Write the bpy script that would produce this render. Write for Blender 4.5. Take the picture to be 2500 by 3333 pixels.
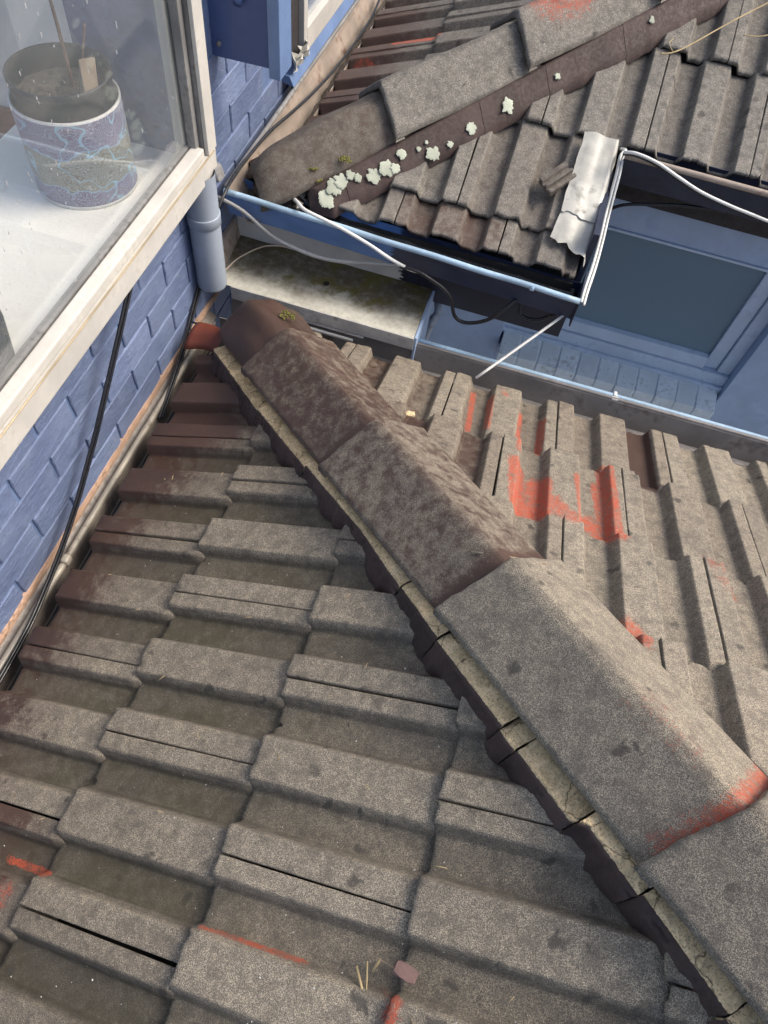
import bpy, bmesh, math, random
import numpy as np
from mathutils import Vector, Matrix, noise as mnoise

# ------------------------------------------------------------------ scene
for o in list(bpy.data.objects):
    bpy.data.objects.remove(o)
scene = bpy.context.scene
COL = scene.collection
random.seed(7)
RNG = np.random.default_rng(11)

# ------------------------------------------------------------------ camera
cam_d = bpy.data.cameras.new('camera')
cam = bpy.data.objects.new('camera', cam_d)
COL.objects.link(cam)
right = Vector((0.9548829, 0.27984389, 0.09942856))
down = Vector((0.2898748, -0.8054342, -0.51696068))
fwd = Vector((-0.06458512, 0.52245875, -0.85021504))
M = Matrix((right, -down, -fwd)).transposed().to_4x4()
cam.matrix_world = M
cam_d.sensor_fit = 'VERTICAL'
cam_d.sensor_height = 36.0
cam_d.sensor_width = 27.0
cam_d.lens = 2326.6 / 3333.0 * 36.0
cam_d.clip_start = 0.02
cam_d.clip_end = 500
scene.camera = cam

# ------------------------------------------------------------------ sky, sun, exposure
SUN_EL, SUN_AZ = math.radians(48), math.radians(70)     # azimuth from +Y towards +X
world = bpy.data.worlds.new('World')
scene.world = world
world.use_nodes = True
wn = world.node_tree
bg = wn.nodes['Background']
sky = wn.nodes.new('ShaderNodeTexSky')
sky.sky_type = 'NISHITA'
sky.sun_disc = False
sky.sun_elevation = SUN_EL
sky.sun_rotation = SUN_AZ
sky.dust_density = 4.0
sky.air_density = 1.0
wn.links.new(sky.outputs[0], bg.inputs[0])
bg.inputs[1].default_value = 0.118
sd = bpy.data.lights.new('sun', 'SUN')
sd.energy = 1.7
sd.angle = math.radians(28)
sd.color = (1.0, 0.93, 0.82)
sun = bpy.data.objects.new('sun', sd)
COL.objects.link(sun)
sdir = Vector((math.sin(SUN_AZ) * math.cos(SUN_EL), math.cos(SUN_AZ) * math.cos(SUN_EL), math.sin(SUN_EL)))
sun.rotation_euler = sdir.to_track_quat('Z', 'Y').to_euler()
sun.location = sdir * 20
scene.view_settings.view_transform = 'Standard'
scene.view_settings.look = 'None'
scene.view_settings.exposure = 0.95
scene.view_settings.gamma = 1.0
scene.render.engine = 'CYCLES'
scene.render.resolution_x = 768
scene.render.resolution_y = 1024

# ------------------------------------------------------------------ object helpers
def tag(o, label=None, cat=None, group=None, kind=None):
    if label: o['label'] = label
    if cat: o['category'] = cat
    if group: o['group'] = group
    if kind: o['kind'] = kind
    return o

def thing(name, label, cat, loc=(0, 0, 0), group=None):
    o = bpy.data.objects.new(name, None)
    o.empty_display_size = 0.05
    o.location = loc
    COL.objects.link(o)
    return tag(o, label, cat, group)

def mesh_obj(name, verts, faces, material, parent=None, smooth=False):
    me = bpy.data.meshes.new(name)
    me.from_pydata([tuple(v) for v in verts], [], faces)
    me.materials.append(material)
    if smooth:
        me.polygons.foreach_set('use_smooth', [True] * len(me.polygons))
    me.update()
    return link(name, me, parent)

def link(name, me, parent=None):
    o = bpy.data.objects.new(name, me)
    COL.objects.link(o)
    if parent is not None:
        o.parent = parent
        # built in world coordinates: cancel the parents' translation
        off = Vector((0, 0, 0))
        p = parent
        while p is not None:
            off += p.location
            p = p.parent
        o.location = -off
    return o

class MB:
    """collects shapes for one mesh"""
    def __init__(s):
        s.v, s.f = [], []
    def add(s, verts, faces):
        n = len(s.v)
        s.v += [tuple(q) for q in verts]
        s.f += [tuple(i + n for i in q) for q in faces]
        return s
    def box(s, a, b):
        x0, y0, z0 = a; x1, y1, z1 = b
        return s.add([(x0,y0,z0),(x1,y0,z0),(x1,y1,z0),(x0,y1,z0),(x0,y0,z1),(x1,y0,z1),(x1,y1,z1),(x0,y1,z1)],
                     [(0,3,2,1),(4,5,6,7),(0,1,5,4),(1,2,6,5),(2,3,7,6),(3,0,4,7)])
    def hexa(s, p):
        return s.add(p, [(0,3,2,1),(4,5,6,7),(0,1,5,4),(1,2,6,5),(2,3,7,6),(3,0,4,7)])
    def tube(s, pts, r, n=10, caps=True):
        pts = [Vector(p) for p in pts]
        base = len(s.v)
        up = Vector((0.13, 0.21, 1)).normalized()
        for i, p in enumerate(pts):
            d = (pts[min(i + 1, len(pts) - 1)] - pts[max(i - 1, 0)]).normalized()
            a = d.cross(up)
            if a.length < 1e-3: a = d.cross(Vector((1, 0, 0)))
            a.normalize(); b = a.cross(d)
            rr = r[i] if isinstance(r, (list, tuple)) else r
            for k in range(n):
                t = 2 * math.pi * k / n
                s.v.append(tuple(p + a * math.cos(t) * rr + b * math.sin(t) * rr))
        for i in range(len(pts) - 1):
            for k in range(n):
                k2 = (k + 1) % n
                s.f.append((base + i*n + k, base + i*n + k2, base + (i+1)*n + k2, base + (i+1)*n + k))
        if caps:
            s.f.append(tuple(base + k for k in range(n))[::-1])
            s.f.append(tuple(base + (len(pts)-1)*n + k for k in range(n)))
        return s
    def build(s, name, material, parent=None, smooth=False, bevel=0.0):
        me = bpy.data.meshes.new(name)
        me.from_pydata(s.v, [], s.f)
        me.materials.append(material)
        if bevel:
            bm = bmesh.new(); bm.from_mesh(me)
            es = [e for e in bm.edges if len(e.link_faces) == 2 and e.calc_face_angle(0) > 0.6]
            bmesh.ops.bevel(bm, geom=es, offset=bevel, segments=2, profile=0.6, affect='EDGES')
            bm.to_mesh(me); bm.free()
        if smooth:
            me.polygons.foreach_set('use_smooth', [True] * len(me.polygons))
        me.update()
        return link(name, me, parent)

def catmull(P, n=8):
    P = [Vector(p) for p in P]
    out = []
    for i in range(len(P) - 1):
        p0, p1, p2, p3 = P[max(i-1, 0)], P[i], P[i+1], P[min(i+2, len(P)-1)]
        for k in range(n):
            t = k / n
            out.append(0.5 * ((2*p1) + (p2-p0)*t + (2*p0-5*p1+4*p2-p3)*t*t + (-p0+3*p1-3*p2+p3)*t**3))
    out.append(P[-1])
    return out

def fbm(x, y, z, s=1.0, o=3):
    return mnoise.fractal(Vector((x*s, y*s, z*s)), 1.0, 2.0, o)

# ------------------------------------------------------------------ material helpers
class G:
    def __init__(s, name):
        s.m = bpy.data.materials.new(name)
        s.m.use_nodes = True
        s.t = s.m.node_tree
        s.b = s.t.nodes['Principled BSDF']
        s.out = s.t.nodes['Material Output']
    def n(s, typ, **kw):
        nd = s.t.nodes.new(typ)
        for k, v in kw.items():
            if hasattr(nd, k) and k not in nd.inputs: setattr(nd, k, v)
            else: s.set(nd.inputs[k], v)
        return nd
    def set(s, inp, v):
        if isinstance(v, bpy.types.NodeSocket): s.t.links.new(v, inp)
        elif isinstance(v, (tuple, list)) and inp.type == 'RGBA': inp.default_value = (*v[:3], 1)
        else: inp.default_value = v
    def p(s, **kw):
        for k, v in kw.items(): s.set(s.b.inputs[k.replace('_', ' ')], v)
    def obj(s, rnd=True):
        tc = s.n('ShaderNodeTexCoord')
        if not rnd: return tc.outputs['Object']
        oi = s.n('ShaderNodeObjectInfo')
        m = s.math('MULTIPLY', oi.outputs['Random'], 53.7)
        va = s.n('ShaderNodeVectorMath', operation='ADD')
        s.set(va.inputs[0], tc.outputs['Object']); s.set(va.inputs[1], m)
        return va.outputs[0]
    def math(s, op, a, b=0.0, clamp=False):
        nd = s.n('ShaderNodeMath', operation=op, use_clamp=clamp)
        s.set(nd.inputs[0], a); s.set(nd.inputs[1], b)
        return nd.outputs[0]
    def noise(s, vec, scale, detail=3.0, rough=0.55, out=0):
        nd = s.n('ShaderNodeTexNoise')
        s.set(nd.inputs['Vector'], vec); nd.inputs['Scale'].default_value = scale
        nd.inputs['Detail'].default_value = detail; nd.inputs['Roughness'].default_value = rough
        return nd.outputs[out]
    def voro(s, vec, scale, feature='F1'):
        nd = s.n('ShaderNodeTexVoronoi', feature=feature)
        s.set(nd.inputs['Vector'], vec); nd.inputs['Scale'].default_value = scale
        return nd
    def map(s, v, a, b, c=0.0, d=1.0, smooth=True):
        nd = s.n('ShaderNodeMapRange', clamp=True)
        if smooth: nd.interpolation_type = 'SMOOTHSTEP'
        for i, q in enumerate((v, a, b, c, d)): s.set(nd.inputs[i], q)
        return nd.outputs[0]
    def mix(s, f, a, b, mode='MIX'):
        nd = s.n('ShaderNodeMix', data_type='RGBA', blend_type=mode)
        s.set(nd.inputs[0], f); s.set(nd.inputs[6], a); s.set(nd.inputs[7], b)
        return nd.outputs[2]
    def scale(s, vec, sx, sy, sz):
        nd = s.n('ShaderNodeMapping')
        s.set(nd.inputs[0], vec); nd.inputs['Scale'].default_value = (sx, sy, sz)
        return nd.outputs[0]
    def bump(s, h, strength=0.5, dist=0.002):
        nd = s.n('ShaderNodeBump')
        nd.inputs['Strength'].default_value = strength; nd.inputs['Distance'].default_value = dist
        s.set(nd.inputs['Height'], h)
        s.set(s.b.inputs['Normal'], nd.outputs[0])

def paint_mat(name, col, dirt=(0.05, 0.045, 0.04), amount=0.35, rough=0.5, bump=0.3, bscale=60, var=0.25, fine=500, metallic=0.0, spec=0.5):
    g = G(name)
    v = g.obj()
    n1 = g.noise(v, 7, 5); n2 = g.noise(v, bscale, 4); n3 = g.noise(v, fine, 2)
    c2 = tuple(min(1, c * (1 + var)) for c in col); c1 = tuple(c * (1 - var) for c in col)
    base = g.mix(g.map(n1, 0.3, 0.7), c1, c2)
    base = g.mix(g.map(g.math('ADD', g.math('MULTIPLY', n1, 0.5), g.math('MULTIPLY', n2, 0.5)), 0.52, 0.68, 0, amount), base, dirt)
    g.p(Base_Color=base, Roughness=g.map(n2, 0.3, 0.7, rough - 0.1, rough + 0.12), Metallic=metallic)
    g.b.inputs['Specular IOR Level'].default_value = spec
    g.bump(g.math('ADD', n2, g.math('MULTIPLY', n3, 0.3)), bump, 0.002)
    return g.m

def tile_material(name, dark, light, pebble=760.0):
    """granular concrete; attribute wear = (glaze left on, red paint left on, moss, tone)"""
    g = G(name)
    v = g.obj()
    at = g.n('ShaderNodeAttribute', attribute_name='wear')
    sep = g.n('ShaderNodeSeparateColor'); g.set(sep.inputs[0], at.outputs['Color'])
    gl, red, moss, tone = sep.outputs[0], sep.outputs[1], sep.outputs[2], at.outputs['Alpha']
    vo = g.voro(v, pebble)
    cs = g.n('ShaderNodeSeparateColor'); g.set(cs.inputs[0], vo.outputs['Color'])
    rnd = cs.outputs[0]; dist = vo.outputs['Distance']
    big = g.noise(v, 8, 4); mid = g.noise(v, 38, 5, 0.65); fine = g.noise(v, 240, 4, 0.7)
    tn = g.math('ADD', tone, g.math('MULTIPLY', g.math('SUBTRACT', big, 0.5), 0.9), True)
    cover = g.math('MULTIPLY', g.math('ADD', 0.30, g.math('MULTIPLY', tn, 0.85)), g.math('SUBTRACT', 1.0, g.math('MULTIPLY', moss, 0.55)))
    streak = g.noise(v, 95, 4, 0.7)
    pit = g.math('MULTIPLY', g.map(mid, 0.40, 0.70, 1.12, 0.45), g.map(streak, 0.35, 0.65, 0.75, 1.2))
    gran = g.math('MULTIPLY', g.map(dist, 0.30, 0.72, 1, 0.12), g.map(rnd, 0.12, 0.9, 0.30, 1.1, False))
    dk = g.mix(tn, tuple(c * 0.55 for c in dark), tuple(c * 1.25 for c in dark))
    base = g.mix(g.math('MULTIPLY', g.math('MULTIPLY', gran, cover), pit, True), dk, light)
    # lichen and drip spots
    spv = g.n('ShaderNodeVectorMath', operation='MULTIPLY_ADD'); g.set(spv.inputs[0], g.noise(v, 30, 3, 0.6, 1)); spv.inputs[1].default_value = (.05, .05, .05); g.set(spv.inputs[2], v)
    sp = g.voro(spv.outputs[0], 21); sp.voronoi_dimensions = '2D'
    ss = g.n('ShaderNodeSeparateColor'); g.set(ss.inputs[0], sp.outputs['Color'])
    spot = g.math('MULTIPLY', g.map(g.math('ADD', sp.outputs['Distance'], g.math('MULTIPLY', mid, 0.25)), g.map(ss.outputs[0], 0, 1, 0.12, 0.26, False), g.map(ss.outputs[0], 0, 1, 0.26, 0.44, False), 1, 0), g.map(ss.outputs[1], 0.66, 0.95, 0.0, 0.75))
    base = g.mix(spot, base, (0.045, 0.04, 0.037))
    mossm = g.math('MULTIPLY', moss, g.map(g.math('ADD', g.math('MULTIPLY', mid, 0.5), g.math('MULTIPLY', big, 0.6)), 0.42, 0.68, 0.25, 1.0))
    base = g.mix(g.math('MULTIPLY', mossm, 0.9), base, g.mix(fine, (0.022, 0.020, 0.010), (0.075, 0.066, 0.032)))
    jit = g.math('MULTIPLY', g.math('SUBTRACT', g.math('ADD', g.math('MULTIPLY', mid, 0.65), g.math('MULTIPLY', fine, 0.45)), 0.55), 1.5)
    glm = g.map(g.math('ADD', gl, jit), 0.38, 0.72)
    glc = g.mix(big, (0.042, 0.023, 0.016), (0.088, 0.041, 0.027))
    base = g.mix(g.math('MULTIPLY', gl, 0.72, True), base, (0.088, 0.052, 0.039))
    base = g.mix(g.math('MULTIPLY', glm, 0.86), base, glc)
    jit2 = g.math('MULTIPLY', g.math('SUBTRACT', g.math('ADD', g.math('MULTIPLY', mid, 0.5), g.math('MULTIPLY', fine, 0.6)), 0.55), 2.6)
    rdm = g.map(g.math('ADD', red, jit2), 0.40, 0.75)
    rdm = g.math('MULTIPLY', rdm, g.map(g.math('ADD', g.math('MULTIPLY', mid, 0.6), g.math('MULTIPLY', streak, 0.5)), 0.50, 0.66, 1.0, 0.3))
    rdm = g.math('MULTIPLY', rdm, g.map(rnd, 0.05, 0.5, 0.35, 0.95))
    base = g.mix(rdm, base, g.mix(mid, (0.44, 0.058, 0.022), (0.60, 0.12, 0.055)))
    g.p(Base_Color=base)
    ro = g.math('SUBTRACT', g.map(big, 0.3, 0.7, 0.62, 0.8), g.math('MULTIPLY', glm, 0.33))
    g.p(Roughness=ro)
    g.b.inputs['Specular IOR Level'].default_value = 0.45
    h = g.math('ADD', g.math('MULTIPLY', g.math('MULTIPLY', g.math('SUBTRACT', 1.0, dist), g.math('SUBTRACT', 1.0, g.math('MULTIPLY', glm, 0.25))), 1.0), g.math('MULTIPLY', mid, 0.8))
    g.bump(h, 0.65, 0.0021)
    return g.m

MAT = {}
MAT['tile'] = tile_material('weathered_tile', (0.105, 0.091, 0.076), (0.56, 0.48, 0.355))
MAT['tile_up'] = tile_material('grey_tile', (0.082, 0.077, 0.070), (0.47, 0.43, 0.365), 680)
def brick_material():
    g = G('blue_brick_paint')
    v = g.obj()
    n1 = g.noise(v, 6, 4); n2 = g.noise(g.scale(v, 1, 0.35, 1), 90, 5, 0.7); n3 = g.noise(v, 330, 3)
    base = g.mix(g.map(n1, 0.3, 0.7), (0.122, 0.163, 0.285), (0.17, 0.217, 0.345))
    base = g.mix(g.map(n2, 0.52, 0.75, 0, 0.35), base, (0.25, 0.325, 0.47))
    base = g.mix(g.map(n3, 0.62, 0.75, 0, 0.5), base, (0.045, 0.06, 0.13))
    oi = g.n('ShaderNodeObjectInfo')
    vv_ = g.map(oi.outputs['Random'], 0, 1, 0.84, 1.16, False)
    base = g.mix(1.0, base, g.n('ShaderNodeCombineColor', Red=vv_, Green=vv_, Blue=vv_).outputs[0], 'MULTIPLY')
    n4 = g.noise(v, 22, 5, 0.7)
    base = g.mix(g.map(n4, 0.58, 0.78, 0, 0.4), base, (0.30, 0.34, 0.42))
    g.p(Base_Color=base, Roughness=0.55)
    g.bump(g.math('ADD', g.math('ADD', n2, g.math('MULTIPLY', n4, 1.5)), g.math('MULTIPLY', n3, 0.5)), 0.8, 0.005)
    return g.m
MAT['brick'] = brick_material()
MAT['mortar_blue'] = paint_mat('blue_joint_paint', (0.12, 0.175, 0.31), amount=0.3, bump=0.4)
MAT['fin'] = paint_mat('shaded_blue_board', (0.055, 0.09, 0.23), amount=0.12, rough=0.42, bump=0.12, var=0.12)  # blue lowered to paint in the shade on the panel's face
MAT['post'] = paint_mat('blue_post_paint', (0.13, 0.20, 0.36), amount=0.12, rough=0.45, bump=0.15, var=0.12)
MAT['gutter_blue'] = paint_mat('blue_gutter_paint', (0.085, 0.17, 0.37), amount=0.15, rough=0.4, bump=0.08, var=0.12)
MAT['gutter_navy'] = paint_mat('navy_gutter_paint', (0.016, 0.022, 0.045), amount=0.2, rough=0.5, bump=0.1)
MAT['gutter_lip'] = paint_mat('pale_blue_lip', (0.33, 0.46, 0.58), dirt=(0.12, 0.12, 0.12), amount=0.35, rough=0.35, bump=0.15)
MAT['gutter_rust'] = paint_mat('stained_zinc', (0.30, 0.245, 0.20), dirt=(0.11, 0.05, 0.025), amount=0.8, rough=0.45, bump=0.25, bscale=30)
MAT['gutter_grey'] = paint_mat('grey_zinc', (0.20, 0.185, 0.175), dirt=(0.07, 0.05, 0.04), amount=0.65, rough=0.42, bump=0.2, bscale=28)
MAT['sludge'] = paint_mat('wet_sludge', (0.022, 0.018, 0.013), amount=0.3, rough=0.22, bump=1.0, bscale=120, fine=300)
MAT['flash'] = paint_mat('wall_flashing', (0.17, 0.145, 0.125), amount=0.5, rough=0.5, bump=0.25)
MAT['bead'] = paint_mat('pale_gutter_bead', (0.30, 0.27, 0.22), dirt=(0.06, 0.045, 0.035), amount=0.95, rough=0.45, bump=0.2, bscale=35)
MAT['pink'] = paint_mat('bare_brick_render', (0.46, 0.30, 0.21), dirt=(0.10, 0.06, 0.04), amount=0.75, rough=0.85, bump=0.8, bscale=70)
MAT['frame'] = paint_mat('weathered_aluminium', (0.50, 0.48, 0.44), dirt=(0.33, 0.30, 0.26), amount=0.45, rough=0.55, bump=0.15, bscale=60, var=0.12)
MAT['frame_grey'] = paint_mat('grey_gasket', (0.20, 0.195, 0.19), amount=0.6, rough=0.6, bump=0.4)
MAT['bead_gold'] = paint_mat('oxidised_strip', (0.36, 0.29, 0.19), amount=0.3, rough=0.5)
MAT['sill_white'] = paint_mat('white_render_paint', (0.82, 0.81, 0.765), dirt=(0.7, 0.70, 0.66), amount=0.3, rough=0.7, bump=0.55, bscale=110, var=0.04)
MAT['lead'] = paint_mat('lead_sheet', (0.46, 0.45, 0.40), dirt=(0.18, 0.17, 0.145), amount=0.95, rough=0.42, bump=0.5, bscale=32, var=0.3)
MAT['pipe'] = paint_mat('grey_plastic', (0.30, 0.34, 0.40), dirt=(0.2, 0.22, 0.25), amount=0.25, rough=0.45, bump=0.06, var=0.08)
MAT['cable_black'] = paint_mat('black_cable', (0.012, 0.012, 0.014), amount=0.1, rough=0.35, bump=0.05)
MAT['cable_grey'] = paint_mat('grey_cable', (0.30, 0.30, 0.29), amount=0.2, rough=0.4, bump=0.05)
MAT['cable_white'] = paint_mat('white_cable', (0.66, 0.66, 0.63), amount=0.25, rough=0.4, bump=0.05)
MAT['tan'] = paint_mat('tan_wire', (0.50, 0.40, 0.30), amount=0.2, rough=0.5)
MAT['straw'] = paint_mat('dry_straw', (0.42, 0.32, 0.17), amount=0.3, rough=0.7)
MAT['twig'] = paint_mat('dry_twig', (0.30, 0.23, 0.16), amount=0.4, rough=0.8, bump=0.6)
MAT['cream_mortar'] = paint_mat('cream_bedding', (0.74, 0.63, 0.38), dirt=(0.24, 0.19, 0.10), amount=0.75, rough=0.95, bump=1.0, bscale=150, var=0.2)
def mortar_material():
    g = G('crumbly_cream_mortar')
    v = g.obj(False)
    n1 = g.noise(v, 30, 5, 0.7); n2 = g.noise(v, 260, 3, 0.7); vo = g.voro(v, 520)
    cs = g.n('ShaderNodeSeparateColor'); g.set(cs.inputs[0], vo.outputs['Color'])
    base = g.mix(g.map(n1, 0.35, 0.68), (0.80, 0.61, 0.37), (0.50, 0.38, 0.22))
    base = g.mix(g.map(cs.outputs[0], 0.6, 1.0, 0, 0.55), base, (0.13, 0.11, 0.06))
    ck = g.voro(g.mix(0.02, v, g.noise(v, 40, 3, 0.6, 1)), 10, 'DISTANCE_TO_EDGE')
    base = g.mix(g.map(ck.outputs['Distance'], 0.004, 0.012, 0.7, 0), base, (0.06, 0.045, 0.025))
    g.p(Base_Color=base, Roughness=0.95); g.b.inputs['Specular IOR Level'].default_value = 0.15
    g.bump(g.math('ADD', g.math('MULTIPLY', n1, 1.5), n2), 0.5, 0.003)
    return g.m
MAT['cream_mortar'] = mortar_material()
MAT['maroon'] = paint_mat('maroon_pointing', (0.050, 0.030, 0.026), dirt=(0.075, 0.055, 0.048), amount=0.5, rough=0.72, bump=0.6, bscale=110, var=0.25)
MAT['fascia'] = paint_mat('dirty_white_fascia', (0.50, 0.49, 0.46), dirt=(0.12, 0.11, 0.09), amount=0.75, rough=0.6, bump=0.3, bscale=30)
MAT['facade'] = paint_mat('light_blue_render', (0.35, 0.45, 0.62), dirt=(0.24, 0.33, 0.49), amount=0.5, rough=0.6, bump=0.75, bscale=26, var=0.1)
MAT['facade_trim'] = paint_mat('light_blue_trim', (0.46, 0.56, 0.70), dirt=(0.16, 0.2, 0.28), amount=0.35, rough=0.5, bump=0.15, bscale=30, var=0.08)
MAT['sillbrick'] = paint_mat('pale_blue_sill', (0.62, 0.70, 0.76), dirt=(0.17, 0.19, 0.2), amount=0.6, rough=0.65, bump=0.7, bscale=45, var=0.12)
MAT['slate'] = paint_mat('slate_blind', (0.25, 0.35, 0.44), amount=0.1, rough=0.8, bump=0.05, var=0.06)
MAT['soffit'] = paint_mat('dark_soffit', (0.035, 0.03, 0.03), amount=0.4, rough=0.8, bump=0.4)
MAT['dark'] = paint_mat('dark_underlay', (0.02, 0.018, 0.016), amount=0.1, rough=0.9)
MAT['ground'] = paint_mat('concrete_ground', (0.2, 0.19, 0.18), amount=0.4, rough=0.9, bump=0.5)
MAT['pot_black'] = paint_mat('black_plastic', (0.022, 0.024, 0.028), amount=0.2, rough=0.4, bump=0.1)
MAT['stem'] = paint_mat('plant_stem', (0.13, 0.075, 0.06), amount=0.3, rough=0.7)
MAT['timber'] = paint_mat('red_timber', (0.30, 0.11, 0.07), dirt=(0.05, 0.025, 0.02), amount=0.5, rough=0.4, bump=0.1)
MAT['lichen'] = paint_mat('pale_lichen', (0.38, 0.405, 0.33), dirt=(0.33, 0.38, 0.3), amount=0.8, rough=0.95, bump=0.35, bscale=220, fine=600)
MAT['moss'] = paint_mat('yellow_moss', (0.15, 0.14, 0.035), dirt=(0.07, 0.07, 0.02), amount=0.7, rough=0.95, bump=1.0, bscale=250)
MAT['orange'] = paint_mat('orange_clay', (0.17, 0.042, 0.022), dirt=(0.07, 0.03, 0.02), amount=0.6, rough=0.5, bump=0.3)
MAT['redstone'] = paint_mat('red_brown_chip', (0.14, 0.085, 0.075), amount=0.4, rough=0.85, bump=0.7)
MAT['white_trim'] = paint_mat('white_trim', (0.62, 0.61, 0.58), dirt=(0.25, 0.24, 0.22), amount=0.5, rough=0.45, bump=0.15)

def tray_material():
    g = G('mossy_flat_sheet')
    v = g.obj(False)
    n1 = g.noise(v, 6.5, 5); n2 = g.noise(v, 45, 5, 0.7); n3 = g.noise(v, 300, 3, 0.7)
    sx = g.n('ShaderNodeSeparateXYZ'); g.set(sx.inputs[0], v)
    # run-off dirt plus the gutter's shadow, painted dark along the back half, thinning forward
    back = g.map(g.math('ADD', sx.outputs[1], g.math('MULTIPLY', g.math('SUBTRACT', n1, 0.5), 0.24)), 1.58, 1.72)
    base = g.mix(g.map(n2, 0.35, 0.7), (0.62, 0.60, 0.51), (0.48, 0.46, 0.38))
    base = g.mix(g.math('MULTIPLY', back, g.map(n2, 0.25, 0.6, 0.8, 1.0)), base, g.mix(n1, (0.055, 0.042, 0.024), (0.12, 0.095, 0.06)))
    grn = g.map(g.math('ADD', g.math('MULTIPLY', g.noise(v, 9, 3), 0.7), g.math('MULTIPLY', n2, 0.3)), 0.47, 0.60)
    edge = g.map(sx.outputs[1], 1.60, 1.68)
    base = g.mix(g.math('MULTIPLY', g.math('MULTIPLY', grn, edge), 0.9), base, (0.11, 0.095, 0.018))
    base = g.mix(g.map(n3, 0.63, 0.7, 0, 0.8), base, (0.06, 0.055, 0.045))
    base = g.mix(g.map(n3, 0.3, 0.36, 0.5, 0), base, (0.6, 0.57, 0.48))
    g.p(Base_Color=base, Roughness=0.5)
    g.bump(g.math('ADD', n2, n3), 0.25, 0.0015)
    return g.m
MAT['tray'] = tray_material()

def two_tone(name, c_left, c_right, xs, slope=0.0, rough=0.45):
    """old light paint to the left, newer dark paint brushed on from the right"""
    g = G(name)
    v = g.obj(False)
    sx = g.n('ShaderNodeSeparateXYZ'); g.set(sx.inputs[0], v)
    nz = g.noise(g.scale(v, 0.25, 1, 2.5), 55, 4, 0.7); n1 = g.noise(v, 12, 4); n2 = g.noise(v, 60, 4)
    e = g.math('ADD', sx.outputs[0], g.math('ADD', g.math('MULTIPLY', g.math('SUBTRACT', nz, 0.5), 0.09), g.math('MULTIPLY', sx.outputs[2], slope)))
    f = g.map(e, xs - 0.002, xs + 0.002)
    a = g.mix(g.map(n1, 0.35, 0.75, 0, 0.5), c_left, tuple(c * 0.6 for c in c_left))
    b = g.mix(g.map(n1, 0.35, 0.75), c_right, tuple(c * 1.5 for c in c_right))
    base = g.mix(f, a, b)
    g.p(Base_Color=base, Roughness=rough)
    g.bump(n2, 0.1, 0.001)
    return g.m
MAT['gutter_front'] = two_tone('blue_and_navy_gutter', (0.10, 0.20, 0.43), (0.014, 0.021, 0.05), -0.33)
MAT['fascia_two'] = two_tone('fascia_half_painted', (0.62, 0.61, 0.58), (0.014, 0.016, 0.03), -0.315)

def glass_material(name, tint, body=0.0, bodycol=(0.1, 0.14, 0.18), gloss_rough=0.02, f0=0.06):
    g = G(name)
    g.t.nodes.remove(g.b)
    tr = g.n('ShaderNodeBsdfTransparent', Color=tint)
    gl = g.n('ShaderNodeBsdfGlossy', Color=(1, 1, 1)); gl.inputs['Roughness'].default_value = gloss_rough
    lw = g.n('ShaderNodeLayerWeight'); lw.inputs[0].default_value = 0.5
    fr = g.math('ADD', 0.05, g.math('MULTIPLY', g.math('POWER', lw.outputs['Facing'], 4.0), 0.65), True)
    mx = g.n('ShaderNodeMixShader'); g.set(mx.inputs[0], fr)
    g.set(mx.inputs[1], tr.outputs[0]); g.set(mx.inputs[2], gl.outputs[0])
    src = mx
    if body > 0:
        df = g.n('ShaderNodeBsdfDiffuse', Color=bodycol)
        m2 = g.n('ShaderNodeMixShader'); m2.inputs[0].default_value = body
        g.set(m2.inputs[1], mx.outputs[0]); g.set(m2.inputs[2], df.outputs[0]); src = m2
    g.set(g.out.inputs[0], src.outputs[0])
    return g.m
MAT['glass'] = glass_material('window_glass', (0.97, 0.97, 0.96), body=0.06, bodycol=(0.6, 0.65, 0.68))  # pale diffuse body paints a hazy reflection into the pane
MAT['glass_dark'] = glass_material('frosted_glass', (0.55, 0.66, 0.72), body=0.5, bodycol=(0.25, 0.37, 0.47), gloss_rough=0.2)
g_ = G('water_drop'); g_.p(Base_Color=(0.85, 0.9, 0.92), Roughness=0.08); g_.b.inputs['Transmission Weight'].default_value = 0.75; g_.b.inputs['IOR'].default_value = 1.33
MAT['drop'] = g_.m

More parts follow.
